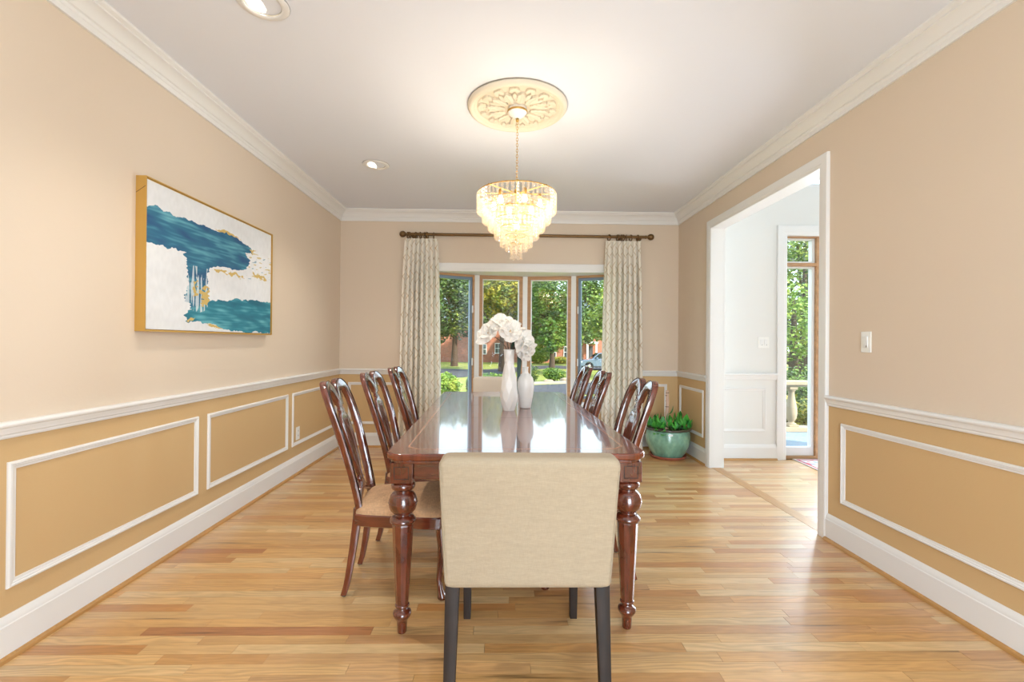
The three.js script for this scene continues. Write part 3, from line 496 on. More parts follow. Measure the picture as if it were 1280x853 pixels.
// ------------------------------------------------------------------ upholstered end chairs
{
  const build = (label) => {
    const t = thing('parsons_chair', label, 'chair', [0, 0, 0], 0);
    // local: +z is the back (outer face)
    const ring = (hw, y, zb, zf, r) => { const o = []; for (const [sx, sz, a0] of [[1, 1, 0], [-1, 1, 1], [-1, -1, 2], [1, -1, 3]]) for (let i = 0; i <= 4; i++) { const a = (a0 + i / 4) * Math.PI / 2, z = sz > 0 ? zb : zf; o.push(V(sx * (hw - r) + r * Math.cos(a), y, z - sz * r + r * Math.sin(a))); } return o; };
    const rings = [], B = 0.425, T = 0.865;
    for (let i = 0; i <= 22; i++) {
      const k = 0.5 - 0.5 * Math.cos(Math.PI * i / 22), y = lerp(B, T, k), lean = 0.055 * k + 0.02 * k * k; let hw = lerp(0.268, 0.283, Math.pow(k, 0.6)), d = 0.05; const e = 0.03, near = Math.min((y - B) / (e * 0.5), (T - y) / e, 1), q = Math.sqrt(Math.max(0, 1 - (1 - near) ** 2)); hw -= 0.026 * (1 - q); d -= 0.02 * (1 - q);
      rings.push(ring(hw, y, lean + d, lean - d, 0.018));
    }
    obj('backrest', loft(rings, 0.9), M.linen, t);
    // welted side seams
    const seam = (s) => { const p = []; for (let i = 1; i < 21; i++) { const k = i / 22, y = lerp(B, T, k), lean = 0.055 * k + 0.02 * k * k; p.push([s * (lerp(0.268, 0.283, Math.pow(k, 0.6)) - 0.006), y, lean + 0.046]); } return tube(p, 0.0022, 40, 5); };
    obj('piping', seam(1), M.linen, t); obj('piping', seam(-1), M.linen, t);
    obj('seat', [rbox(-0.265, 0.265, 0.385, 0.49, -0.55, -0.04, 0.03, 4)], M.linen, t);
    const leg = (x, z, dx, dz, hx) => { const rings = []; for (let i = 0; i <= 4; i++) { const k = i / 4; rings.push(rectRing(x + dx * (1 - k), lerp(0, B + 0.01, k), z + dz * (1 - k), lerp(hx * 0.72, hx, k), lerp(0.017, 0.022, k), 0.08)); } return loft(rings, 0.4); };
    for (const s of [-1, 1]) { obj('rear_leg', leg(s * 0.245, 0.012, s * 0.006, 0.055, 0.023), M.espresso, t); obj('front_leg', leg(s * 0.235, -0.52, 0, 0, 0.021), M.espresso, t); }
    return t;
  };
  const a = build('tan linen upholstered armless chair turned away, tucked under the table end'); a.position.set(0.087, 0, -1.535);
  const b = dup(a, [-0.02, 0, -4.68], Math.PI, 'upholstered chair at the window end of the table, linen lightened against backlight'); b.traverse((o) => { if (o.isMesh && o.material === M.linen) o.material = M.linenLightened; }); 
}
// ------------------------------------------------------------------ vases and flowers
{
  const y = TT;
  const v1 = thing('vase', 'tall white vase with a diamond-faceted lower half, holding flowers', 'vase', [0.043, y, -3.1]);
  { // facets: rings of twelve points turned by half a step, flat shaded
    const prof = [[0.040, 0.0], [0.0555, 0.05], [0.0605, 0.10], [0.055, 0.17], [0.044, 0.24], [0.034, 0.31], [0.033, 0.345], [0.0385, 0.405]]; const n = 8, rings = prof.map(([r, h], i) => Array.from({ length: n }, (_, j) => { const a = (j + (i % 2 ? 0.5 : 0)) / n * 6.2832; return V(r * Math.cos(a), h, r * Math.sin(a)); }));
    const pos = [], put = (...q) => q.forEach((v) => pos.push(v.x, v.y, v.z));
    for (let i = 0; i < rings.length - 1; i++) for (let j = 0; j < n; j++) { const A = rings[i], B2 = rings[i + 1], o = i % 2 ? 1 : 0; put(A[j], B2[(j + o) % n], A[(j + 1) % n]); put(B2[(j + o) % n], B2[(j + o + 1) % n], A[(j + 1) % n]); }
    for (let j = 0; j < n; j++) put(V(0, 0, 0), rings[0][j], rings[0][(j + 1) % n]);
    let g = new THREE.BufferGeometry(); g.setAttribute('position', new THREE.Float32BufferAttribute(pos, 3)); g.computeVertexNormals();
    obj('body', g, M.ceramicWhite, v1); obj('lip', lathe([[0.034, 0.395], [0.0385, 0.405], [0.037, 0.408], [0.0335, 0.4], [0.029, 0.34]], 24), M.ceramicWhite, v1);
  }
  const v2 = thing('vase', 'short white bottle vase with round shoulders, empty', 'vase', [0.158, y, -3.2]);
  obj('body', lathe([[0, 0], [0.034, 0], [0.037, 0.006], [0.045, 0.04], [0.054, 0.095], [0.0595, 0.145], [0.0585, 0.18], [0.051, 0.21], [0.036, 0.232], [0.022, 0.242], [0.0185, 0.25], [0.0185, 0.277], [0.0215, 0.284], [0.0195, 0.286], [0.016, 0.278], [0.015, 0.24], [0, 0.23]], 48), M.ceramicWhite, v2);
  // blossoms
  const petalGeo = (L, W, cup) => { const nu = 9, nv = 7, pos = [], idx = []; for (let i = 0; i <= nu; i++) for (let j = 0; j <= nv; j++) { const u = i / nu, v = j / nv * 2 - 1, w = W * Math.sqrt(Math.max(0, 1 - ((u - 0.62) / (u < 0.62 ? 0.635 : 0.39)) ** 2)); pos.push(v * w, L * u, cup * (u * u * 0.9 - 1.1 * u) * L + 0.35 * w * v * v + 0.006 * Math.sin(v * 7 + u * 5)); } for (let i = 0; i < nu; i++) for (let j = 0; j < nv; j++) { const a = i * (nv + 1) + j, b = a + 1, c = a + nv + 1, d = c + 1; idx.push(a, c, b, b, c, d); } const g = new THREE.BufferGeometry(); g.setAttribute('position', new THREE.Float32BufferAttribute(pos, 3)); g.setIndex(idx); g.computeVertexNormals(); return g; };
  const geos = [petalGeo(0.1, 0.046, 0.35), petalGeo(0.085, 0.042, 0.5), petalGeo(0.06, 0.03, 0.6)];
  const flower = (label, head, dir, size, mouth) => {
    const f = thing('white_flower', label, 'flower', [0.043, y + 0.15, -3.1], 0, 'white flowers in the tall vase');
    const hp = V(head[0] - 0.043, head[1] - y - 0.15, head[2] + 3.1), m = V(mouth[0], 0.25, mouth[1]);
    obj('stem', tube([V(mouth[0] * -0.4, 0, mouth[1] * -0.4), m, m.clone().lerp(hp, 0.5).add(V(0, 0.02, 0)), hp.clone().addScaledVector(V(...dir).normalize(), -0.008)], 0.0035, 20, 6), M.stem, f);
    const h = sub('blossom', f, hp.toArray()); h.quaternion.setFromUnitVectors(V(0, 1, 0), V(...dir).normalize());
    const ring = (n, tilt, gi, ph) => { for (let k = 0; k < n; k++) { const p = obj('petal', geos[gi], M.petal, h); const a = (k + ph + rr(-0.1, 0.1)) / n * 6.2832; p.quaternion.setFromEuler(new THREE.Euler(0, a, 0)).multiply(new THREE.Quaternion().setFromEuler(new THREE.Euler(tilt + rr(-0.12, 0.12), 0, 0))); p.scale.setScalar(size * rr(0.92, 1.08)); } };
    ring(5, 1.3, 0, 0); ring(3, 0.85, 1, 0.5); ring(2, 0.4, 2, 0.2);
    obj('stamen', [lathe([[0, 0], [0.007, 0.004], [0.009, 0.015], [0.006, 0.026], [0, 0.03]], 10)], M.stamen, h);
  };
  flower('white flower with open petals turned toward the abstract painting', [-0.085, 1.27, -3.09], [-0.62, 0.5, 0.55], 1.05, [-0.015, 0.01]);
  flower('white flower standing highest in the bunch', [-0.01, 1.325, -3.11], [-0.1, 0.8, 0.55], 1.1, [-0.005, -0.01]);
  flower('white flower tilted up toward the ceiling, behind the others', [0.055, 1.305, -3.15], [0.25, 0.85, 0.1], 1.05, [0.008, -0.012]);
  flower('white flower facing out over the vase mouth', [0.045, 1.285, -3.05], [0.1, 0.45, 0.9], 0.85, [0.01, 0.012]);
  flower('white flower drooping above the short bottle vase', [0.118, 1.215, -3.09], [0.8, -0.15, 0.55], 1.05, [0.018, 0.004]);
  flower('white flower hanging lowest, beside the vase neck', [0.155, 1.165, -3.1], [0.75, -0.55, 0.45], 0.8, [0.02, 0]);
  const lf = thing('long_leaf', 'dark green strap leaf hanging from the tall vase', 'leaf', [0.043, y + 0.3, -3.12]);
  { const c = new THREE.CatmullRomCurve3([V(0, 0, 0), V(0.02, 0.11, -0.01), V(0.05, 0.17, -0.03), V(0.07, 0.1, -0.055), V(0.068, -0.05, -0.065), V(0.06, -0.2, -0.06)]), rings = []; for (let i = 0; i <= 24; i++) { const k = i / 24, p = c.getPoint(k), w = 0.004 + 0.015 * Math.sin(Math.PI * Math.min(1, 0.08 + k * 0.9)); rings.push([V(p.x - w, p.y, p.z), V(p.x, p.y, p.z + 0.0015), V(p.x + w, p.y, p.z), V(p.x, p.y, p.z - 0.0015)]); } obj('blade', loft(rings, 1), M.darkLeaf, lf); }
}
// ------------------------------------------------------------------ planter in the corner
{
  const px = 1.785, pz = -4.95;
  const sc = thing('plant_saucer', 'round terracotta saucer under the green planter', 'saucer', [px, 0, pz]);
  obj('dish', lathe([[0, 0], [0.168, 0], [0.178, 0.004], [0.192, 0.024], [0.194, 0.03], [0.188, 0.031], [0.176, 0.014], [0, 0.012]], 48), M.terracotta, sc);
  const pot = thing('planter', 'glazed green ceramic planter with a dark rim', 'planter', [px, 0.013, pz]);
  const g = lathe([[0, 0], [0.148, 0], [0.155, 0.006], [0.185, 0.05], [0.214, 0.11], [0.228, 0.165], [0.231, 0.205], [0.226, 0.245], [0.219, 0.275], [0.217, 0.29], [0.2, 0.29], [0.2, 0.25], [0, 0.25]], 64);
  { const uv = g.attributes.uv; for (let i = 0; i < uv.count; i++) uv.setXY(i, uv.getX(i) * 3, uv.getY(i)); }
  obj('body', g, M.glaze, pot);
  obj('rim', lathe([[0.2, 0.286], [0.217, 0.286], [0.236, 0.291], [0.241, 0.3], [0.237, 0.309], [0.225, 0.312], [0.208, 0.31], [0.2, 0.302], [0.2, 0.286]], 64), M.rim, pot);
  obj('soil', lathe([[0, 0.285], [0.1, 0.283], [0.201, 0.275], [0.201, 0.26], [0, 0.26]].reverse(), 32), M.soil, pot);
  obj('sticker', xf(rbox(-0.022, 0.022, -0.008, 0.008, 0, 0.0012, 0.0004), { p: [-0.05, 0.258, 0.2195], r: [-0.18, -0.22, 0.05] }), M.plate, pot);
  const pl = thing('potted_plant', 'low bushy green plant with a pale cane, growing in the green planter', 'plant', [px, 0.29, pz]);
  obj('cane', [tube([[-0.01, -0.02, 0], [-0.012, 0.15, -0.005], [-0.006, 0.3, 0.0], [-0.012, 0.425, 0.004]], 0.0175, 20, 10), lathe([[0, 0], [0.0165, 0], [0, 0.003]], 10).translate(-0.012, 0.424, 0.004)], M.cane, pl);
  for (const [y, a] of [[0.4, 0.3], [0.37, 2], [0.31, 4], [0.25, 1], [0.19, 3]]) obj('leaf_scar', xf(new THREE.TorusGeometry(0.0165, 0.0035, 5, 14, 2.6), { p: [-0.01, y, 0.002], r: [Math.PI / 2, 0, a] }), M.dark, pl);
  const leaf = (L, W) => { const pos = [], idx = [], nu = 7, nv = 4; for (let i = 0; i <= nu; i++) for (let j = 0; j <= nv; j++) { const u = i / nu, v = j / nv * 2 - 1, w = W * Math.pow(Math.sin(Math.PI * Math.min(0.99, 0.05 + u * 0.93)), 0.8); pos.push(v * w, L * u, -0.55 * L * u * u + 0.3 * Math.abs(v) * w); } for (let i = 0; i < nu; i++) for (let j = 0; j < nv; j++) { const a = i * (nv + 1) + j; idx.push(a, a + nv + 1, a + 1, a + 1, a + nv + 1, a + nv + 2); } const q = new THREE.BufferGeometry(); q.setAttribute('position', new THREE.Float32BufferAttribute(pos, 3)); q.setIndex(idx); q.computeVertexNormals(); return q; };
  const lg = [leaf(0.1, 0.036), leaf(0.08, 0.034), leaf(0.115, 0.03)];
  const stalks = []; let nStalk = 0;
  for (let k = 0; k < 20; k++) {
    const a = k * 2.4, r = 0.03 + 0.14 * Math.sqrt((k + 0.5) / 20), bx = r * Math.cos(a), bz = r * Math.sin(a), h = rr(0.05, 0.13), lean = 0.04 + r * 0.35, ex = bx + lean * Math.cos(a), ez = bz + lean * Math.sin(a);
    stalks.push(tube([[bx, -0.02, bz], [bx, h * 0.5, bz], [ex, h, ez]], 0.003, 6, 5)); nStalk++;
    for (let j = 0; j < 4; j++) { const m = obj('leaf', lg[(k + j) % 3], (k + j) % 3 ? M.leafA : M.leafB, pl), f = 0.45 + 0.18 * j; m.position.set(lerp(bx, ex, f), h * f, lerp(bz, ez, f)); m.rotation.set(rr(0.35, 1.25), a * -1 + j * 1.9 + rr(-0.4, 0.4), 0, 'YXZ'); m.scale.setScalar(rr(0.62, 0.95)); }
  }
  for (const [x, z, a] of [[-0.16, 0.12, 0.8], [-0.12, 0.17, 0.3]]) for (let j = 0; j < 3; j++) { const m = obj('leaf', lg[1], M.leafA, pl); m.position.set(x * (1 + 0.12 * j), 0.05 - 0.028 * j, z * (1 + 0.12 * j)); m.rotation.set(1.3 + 0.3 * j, -a + j * 0.6, 0, 'YXZ'); m.scale.setScalar(0.75); }
  obj('stalks', stalks, M.leafB, pl);
  const ml = obj('leaf', lg[2], M.leafB, pl); ml.position.set(0.0, 0.17, 0.01); ml.rotation.set(1.0, 1.5, 0, 'YXZ'); ml.scale.setScalar(0.8);
}
// ------------------------------------------------------------------ painting
{
  const polyUp = [[-0.02, 0.19], [0.051, 0.164], [0.105, 0.179], [0.215, 0.182], [0.272, 0.174], [0.428, 0.176], [0.552, 0.163], [0.67, 0.185], [0.789, 0.223], [0.773, 0.258], [0.702, 0.27], [0.756, 0.332], [0.757, 0.362], [0.693, 0.428], [0.632, 0.453], [0.5, 0.451], [0.395, 0.489], [0.391, 0.557], [0.4, 0.692], [0.404, 0.794], [0.338, 0.85], [0.278, 0.842], [0.249, 0.766], [0.259, 0.62], [0.244, 0.528], [0.238, 0.418], [0.164, 0.419], [0.076, 0.419], [-0.02, 0.428]];
  const polyLo = [[0.236, 0.879], [0.278, 0.826], [0.417, 0.749], [0.675, 0.702], [1.02, 0.675], [1.02, 0.978], [0.764, 0.987], [0.523, 0.968], [0.452, 0.928], [0.386, 0.924], [0.236, 0.919]];
  const golds = [[[0.415, 0.491], [0.5, 0.478], [0.694, 0.486], [0.715, 0.51], [0.519, 0.509]], [[0.755, 0.224], [0.811, 0.215], [0.778, 0.276]], [[0.344, 0.652], [0.4, 0.641], [0.404, 0.777], [0.345, 0.793]], [[0.386, 0.924], [0.47, 0.936], [0.523, 0.968], [0.419, 0.956]], [[0.428, 0.16], [0.552, 0.148], [0.68, 0.175], [0.552, 0.18]], [[0.78, 0.426], [0.947, 0.448], [0.922, 0.485], [0.803, 0.46]], [[0.295, 0.612], [0.32, 0.607], [0.32, 0.723], [0.296, 0.726]], [[0.24, 0.9], [0.29, 0.88], [0.3, 0.9], [0.25, 0.93]]];
  const inside = (p, x, y) => { let c = false; for (let i = 0, j = p.length - 1; i < p.length; j = i++) if ((p[i][1] > y) !== (p[j][1] > y) && x < (p[j][0] - p[i][0]) * (y - p[i][1]) / (p[j][1] - p[i][1]) + p[i][0]) c = !c; return c; };
  const art = texture(1024, 600, (u, vv) => {
    const v = 1 - vv, wx = 0.012 * fbm(u * 9, v * 12, 2), wy = 0.02 * fbm(u * 22, v * 9, 7), drag = 0.02 * N(u * 6, v * 70, 3), x = u + wx + drag, y = v + wy;
    const bg = 226 + 7 * fbm(u * 3, v * 4, 1) + 5 * N(u * 60, v * 20, 4); let c = [bg, bg + 1, bg + 3];
    const up2 = inside(polyUp, x, y), lo = inside(polyLo, x, y);
    if (up2 || lo) {
      const m = fbm(u * 4 + v * 2, v * 9 - u * 2, 11), s = N(u * 9 + v * 3, v * 60, 15), teal = lo ? [38, 122, 142] : [44, 108, 138], lite = [120, 186, 198], deep = lo ? [22, 92, 116] : [34, 70, 120];
      c = teal.map((t, i) => lerp(lerp(t, lite[i], clamp(m * 0.9 + s * 0.6, 0, 0.8)), deep[i], clamp(-m * 1.1 - s * 0.2, 0, 0.85)));
      if (up2 && v > 0.5) { const drip = N(u * 70, v * 5, 21) + 0.4 * N(u * 160, v * 9, 3); if (drip > 0.16 - (v > 0.58 && v < 0.8 ? 0.14 : 0)) c = [c[0] * 0.2 + 178, c[1] * 0.2 + 180, c[2] * 0.2 + 182]; }
    }
    for (const p of golds) if (inside(p, x, y) && N(u * 40, v * 40, 33) > -0.25) c = [206, 176, 104];
    if (!up2 && u > 0.72 && v > 0.25 && v < 0.5) { const s = N(u * 14 - v * 22, v * 50 + u * 18, 44); if (s > 0.34) c = [208, 192, 148]; else if (s < -0.5) c = [150, 176, 190]; }
    return c;
  });
  art.wrapS = art.wrapT = THREE.ClampToEdgeWrapping;
  const p = thing('painting', 'large abstract teal and white painting in a slim gold frame', 'painting', [XL, 1.662, -3.055], Math.PI / 2);
  // local x runs to -z of the room, i.e. to the right of the picture
  const hw = 0.652, hh = 0.4, d = 0.052;
  const goldM = PH({ color: '#c99f52', roughness: 0.45, metalness: 0.35 });
  const cv = new THREE.PlaneGeometry(1, 1); cv.deleteAttribute('uv');
  const canvas = box(-hw + 0.012, hw - 0.012, -hh + 0.012, hh - 0.012, 0.01, d - 0.008); { const uv = canvas.attributes.uv, q = canvas.attributes.position; for (let i = 0; i < q.count; i++) uv.setXY(i, (q.getX(i) + hw) / (2 * hw), (q.getY(i) + hh) / (2 * hh)); }
  obj('canvas', canvas, S({ map: art, roughness: 0.7, bumpMap: plasterBump, bumpScale: 0.0006 }), p);
  const fp = (pts) => sweep([[0, 0], [0, d], [0.006, d], [0.006, d - 0.01], [0.0105, d - 0.012], [0.0105, 0]], pts, [0, 0, 1], true, 0.3);
  obj('frame', fp([[-hw, -hh, 0], [hw, -hh, 0], [hw, hh, 0], [-hw, hh, 0]]), goldM, p);
  obj('side_crack', [xf(box(-0.0006, 0.0002, -0.03, 0.03, -0.001, 0.001), { p: [-hw, 0.33, 0.025], r: [0.95, 0, 0] })], M.dark, p);
}
// ------------------------------------------------------------------ ceiling medallion, chandelier, recessed lights
const CHX = 0.08, CHZ = -2.95;
{
  const m = thing('ceiling_medallion', 'round cream plaster ceiling medallion with acanthus leaves', 'medallion', [CHX, H, CHZ]);
  const rot = (g) => g;   // profiles are given with y downward from the ceiling
  obj('disc', lathe([[0, -0.012], [0.22, -0.012], [0.255, -0.010], [0.262, -0.02], [0.272, -0.026], [0.28, -0.022], [0.284, -0.03], [0.296, -0.034], [0.308, -0.028], [0.3175, -0.016], [0.3175, 0], [0, 0]], 96), M.cream, m);
  const leafG = (L, W, dep) => { const sh = new THREE.Shape(); const half = [[0, 0], [W * 0.45, L * 0.05], [W * 0.55, L * 0.2], [W * 0.85, L * 0.3], [W * 0.7, L * 0.42], [W, L * 0.55], [W * 0.72, L * 0.66], [W * 0.82, L * 0.8], [W * 0.45, L * 0.86], [W * 0.3, L * 0.97], [0, L]]; half.forEach(([x, y], i) => i ? sh.lineTo(x, y) : sh.moveTo(x, y)); [...half].reverse().forEach(([x, y]) => sh.lineTo(-x, y)); sh.closePath(); return extrude(sh, dep, 0.003, 2).rotateX(Math.PI / 2); };
  const big = leafG(0.118, 0.03, 0.02), small = leafG(0.052, 0.018, 0.017), mid = leafG(0.078, 0.015, 0.015);
  const rib = new THREE.CapsuleGeometry(0.0035, 0.085, 3, 8).rotateX(Math.PI / 2).translate(0, -0.02, 0.055);
  for (let k = 0; k < 12; k++) { const a = k / 12 * 6.2832 + 0.13; const q = obj('acanthus_leaf', big, M.cream, m); q.rotation.y = a; q.position.set(0.08 * Math.sin(a), -0.01, 0.08 * Math.cos(a)); obj('leaf_rib', rib, M.cream, q); const a2 = a + Math.PI / 12, s = obj('pointed_leaf', mid, M.cream, m); s.rotation.y = a2; s.position.set(0.115 * Math.sin(a2), -0.01, 0.115 * Math.cos(a2)); }
  for (let k = 0; k < 28; k++) { const a = k / 28 * 6.2832; const q = obj('border_leaf', small, M.cream, m); q.rotation.y = a + (k % 2 ? 0.5 : -0.5); q.position.set(0.203 * Math.sin(a), -0.01, 0.203 * Math.cos(a)); }
  obj('bead_ring', [xf(new THREE.TorusGeometry(0.252, 0.004, 8, 96), { r: [Math.PI / 2, 0, 0], p: [0, -0.012, 0] }), xf(new THREE.TorusGeometry(0.198, 0.003, 8, 96), { r: [Math.PI / 2, 0, 0], p: [0, -0.012, 0] })], M.cream, m);
}
{
  const c = thing('crystal_chandelier', 'tiered waterfall crystal chandelier hanging on a chain', 'chandelier', [CHX, 0, CHZ]);
  obj('canopy', lathe([[0.012, 2.652], [0.02, 2.655], [0.034, 2.664], [0.05, 2.676], [0.056, 2.684], [0.062, 2.69], [0.0625, 2.7], [0.058, 2.706], [0.058, 2.72]], 48), M.plate, c);
  obj('canopy_band', lathe([[0.0605, 2.688], [0.0645, 2.692], [0.0645, 2.698], [0.0605, 2.702]], 48), M.brass, c);
  obj('canopy_finial', lathe([[0, 2.628], [0.008, 2.632], [0.011, 2.642], [0.008, 2.652], [0, 2.656]].map((q) => q), 16), M.brass, c);
  const link = new THREE.TorusGeometry(0.0085, 0.0018, 6, 14).scale(0.72, 1.25, 1); let k = 0;
  for (let y = 2.625; y > 2.2; y -= 0.0178, k++) { const l = obj('chain_link', link, M.brass, c); l.position.y = y; l.rotation.y = k % 2 ? Math.PI / 2 : 0; }
  const R = [0.248, 0.213, 0.176, 0.137, 0.099, 0.066, 0.034], top = 2.168;
  for (let j = 0; j < 4; j++) obj('top_arm', new THREE.CylinderGeometry(0.004, 0.004, 0.496, 8).rotateZ(Math.PI / 2).rotateY(j * Math.PI / 4).translate(0, 2.172, 0), M.gold, c);
  obj('centre_stem', [lathe([[0, 2.2], [0.012, 2.2], [0.016, 2.19], [0.016, 2.17], [0.009, 2.16], [0.009, 1.86], [0, 1.86]].reverse(), 16)], M.gold, c);
  const bead = new THREE.SphereGeometry(0.0108, 6, 4); bead.scale(1, 0.95, 1); const flatB = bead.toNonIndexed(); flatB.computeVertexNormals();
  const strand = (n) => mergeGeometries(Array.from({ length: n }, (_, i) => flatB.clone().translate(0, -0.012 - i * 0.0206, 0)));
  const st = [6, 6, 6, 6, 6, 5, 5].map(strand);
  R.forEach((r, i) => {
    const y = top - i * 0.0505 - (i ? 0.012 : 0), n = Math.round(6.2832 * r / 0.031);
    obj('tier_ring', xf(new THREE.TorusGeometry(r, 0.0035, 6, 64), { r: [Math.PI / 2, 0, 0], p: [0, y, 0] }), M.gold, c);
    if (i) obj('tier_arm', [xf(new THREE.CylinderGeometry(0.0025, 0.0025, 2 * r, 6), { r: [0, 0, Math.PI / 2], p: [0, y, 0] }), xf(new THREE.CylinderGeometry(0.0025, 0.0025, 2 * r, 6), { r: [Math.PI / 2, 0, 0], p: [0, y, 0] })], M.gold, c);
    for (let j = 0; j < n; j++) { const s = obj('crystal_strand', st[i], M.crystal, c), a = (j + (i % 2) * 0.5) / n * 6.2832; s.position.set(r * Math.sin(a), y, r * Math.cos(a)); s.rotation.y = a; }
  });
  const bulbG = lathe([[0, -0.052], [0.012, -0.047], [0.0175, -0.034], [0.016, -0.02], [0.0105, -0.006], [0.0105, 0.0]], 16), sock = lathe([[0.0, 0], [0.0125, 0], [0.0125, 0.035], [0, 0.035]], 16);
  for (let j = 0; j < 6; j++) {
    const a = j / 6 * 6.2832 + 0.3, x = 0.15 * Math.sin(a), z = 0.15 * Math.cos(a), y = 2.125;
    const b = obj('light_bulb', bulbG, M.bulb, c); b.position.set(x, y, z); obj('socket', sock, M.gold, b);
    const l = new THREE.PointLight(new THREE.Color(1, 0.89, 0.72), CHAND); l.shadow.radius = 1; l.position.set(x, y - 0.03, z); c.add(l);
  }
  { const b = obj('light_bulb', bulbG, M.bulb, c); b.position.set(0, 1.99, 0); const l = new THREE.PointLight(new THREE.Color(1, 0.89, 0.72), CHAND); l.position.set(0, 1.96, 0); c.add(l); }
}
function recessed(x, z, label) {
  const t = thing('recessed_light', label, 'ceiling light', [x, H, z]); t.scale.setScalar(1.25);
  obj('trim_ring', lathe([[0.062, -0.001], [0.062, -0.005], [0.07, -0.008], [0.086, -0.0045], [0.09, 0], [0.062, 0]], 48), M.trim, t);
  obj('baffle', lathe([[0.062, -0.004], [0.06, 0.0], [0.058, 0.045], [0, 0.046]], 40), M.chrome, t);
  const eye = obj('lamp', lathe([[0, -0.004], [0.034, -0.003], [0.052, 0.0], [0.054, 0.01], [0.044, 0.03], [0, 0.036]].reverse(), 32), M.canLamp, t); eye.rotation.z = 0.25; eye.position.y = 0.004;
  const l = new THREE.SpotLight(new THREE.Color(1, 0.93, 0.82), CANS, 0, 1.05, 0.7); l.position.set(0, -0.012, 0); l.target.position.set(0.25, -2.6, 0); l.shadow.radius = 2; t.add(l, l.target);
}
recessed(-1.1, -3.974, 'round recessed ceiling light, closer to the bow window');
recessed(-1.09, -2.09, 'round recessed ceiling light above the near end of the painting');
// ------------------------------------------------------------------ curtain rod and curtains
{
  const Y = 2.444, Z = ZB + 0.095;
  const r = thing('curtain_rod', 'dark bronze curtain rod with ball finials over the bow window', 'curtain rod', [0.27, Y, Z]);
  obj('pole', new THREE.CylinderGeometry(0.0165, 0.0165, 2.74, 20).rotateZ(Math.PI / 2), M.bronze, r);
  for (const s of [-1, 1]) {
    const f = obj('finial', lathe([[0, 0], [0.018, 0], [0.022, 0.006], [0.014, 0.012], [0.012, 0.02], [0.02, 0.026], [0.034, 0.045], [0.037, 0.062], [0.033, 0.08], [0.02, 0.094], [0, 0.099]], 24).rotateZ(-s * Math.PI / 2).translate(s * 1.36, 0, 0), M.bronze, r);
    obj('bracket', [rbox(s * 1.31 - 0.01, s * 1.31 + 0.01, -0.012, 0.012, -0.095, 0, 0.003), lathe([[0, 0], [0.03, 0], [0.03, 0.006], [0.02, 0.012], [0, 0.012]], 20).rotateX(Math.PI / 2).translate(s * 1.31, 0, -0.095)], M.bronze, r);
  }
  const curtain = (label, xt0, xt1, xb0, xb1, ringX) => {
    const c = thing('curtain', label, 'curtain', [0, 0, 0], 0, undefined), nx = 200, ny = 40, pos = [], uv = [], idx = [], y1 = Y - 0.05, y0 = 0.012, ph = xt0;
    for (let i = 0; i <= ny; i++) for (let j = 0; j <= nx; j++) {
      const t = i / ny, s = j / nx, y = lerp(y1, y0, t), e = Math.pow(t, 0.6), w = 7.5, a = s * w * 6.2832 + 0.5 * Math.sin(s * 5 + ph) + 0.25 * Math.sin(t * 3 + s * 9);
      const amp = lerp(0.02, 0.05, smoothstep(t, 0, 0.25)) * (0.85 + 0.25 * Math.sin(s * 11 + ph * 3));
      pos.push(lerp(lerp(xt0, xb0, e), lerp(xt1, xb1, e), s) + 0.008 * Math.sin(2 * a), y, Z + amp * Math.cos(a) - 0.004); uv.push(s * 1.35 , y);
    }
    for (let i = 0; i < ny; i++) for (let j = 0; j < nx; j++) { const a = i * (nx + 1) + j, b = a + 1, d = a + nx + 1, e = d + 1; idx.push(a, d, b, b, d, e); }
    const g = new THREE.BufferGeometry(); g.setAttribute('position', new THREE.Float32BufferAttribute(pos, 3)); g.setAttribute('uv', new THREE.Float32BufferAttribute(uv, 2)); g.setIndex(idx); g.computeVertexNormals();
    obj('fabric_panel', g, M.curtain, c);
    obj('heading_tape', rbox(xt0, xt1, y1 - 0.012, y1 + 0.003, Z - 0.006, Z + 0.004, 0.003), M.curtain, c);
    const rg = new THREE.TorusGeometry(0.033, 0.0062, 8, 24).rotateY(Math.PI / 2);
    for (const x of ringX) { const q = obj('ring', rg, M.bronze, c); q.position.set(x, Y - 0.0125, Z); q.rotation.y = rr(-0.35, 0.35); }
  };
  curtain('cream diamond-lattice curtain on the painting side of the bow window', -1.118, -0.755, -1.18, -0.69, [-1.09, -1.07, -1.0, -0.95, -0.9, -0.885, -0.87, -0.8]);
  curtain('cream diamond-lattice curtain on the hall side of the bow window', 1.165, 1.578, 1.12, 1.62, [1.21, 1.305, 1.325, 1.35, 1.37, 1.41, 1.46, 1.54]);
}
// ------------------------------------------------------------------ outdoors
const groundY = (z) => -0.45 - 0.95 * smoothstep(-z, 9, 42);
const photoTurn = new THREE.Quaternion().setFromEuler(new THREE.Euler(0.0029, -0.0195, 0.0082, 'YXZ'));   // how the photograph was taken; places what stands outdoors on the ground
const rayDir = (px, py) => V((px - 640) / F, -(py - 426.5) / F, -1).applyQuaternion(photoTurn);
function groundPt(px, py) { const d = rayDir(px, py); let t = 5; for (let i = 0; i < 4000; i++) { const y = 1.22 + d.y * t, z = d.z * t; if (y <= groundY(z)) break; t += 0.03; } return V(d.x * t, groundY(d.z * t), d.z * t); }
function atDepth(px, py, depth) { const d = rayDir(px, py), t = depth / -d.z; return V(d.x * t, 1.22 + d.y * t, -depth); }
const grassTex = texture(256, 256, (u, v) => { const a = loopN(u, v, 6, 6, 1), b = loopN(u, v, 40, 40, 5), k = 1 + 0.18 * a + 0.22 * b; return [118 * k, 124 * k, 40 * k]; }, true, [0.25, 0.25]);
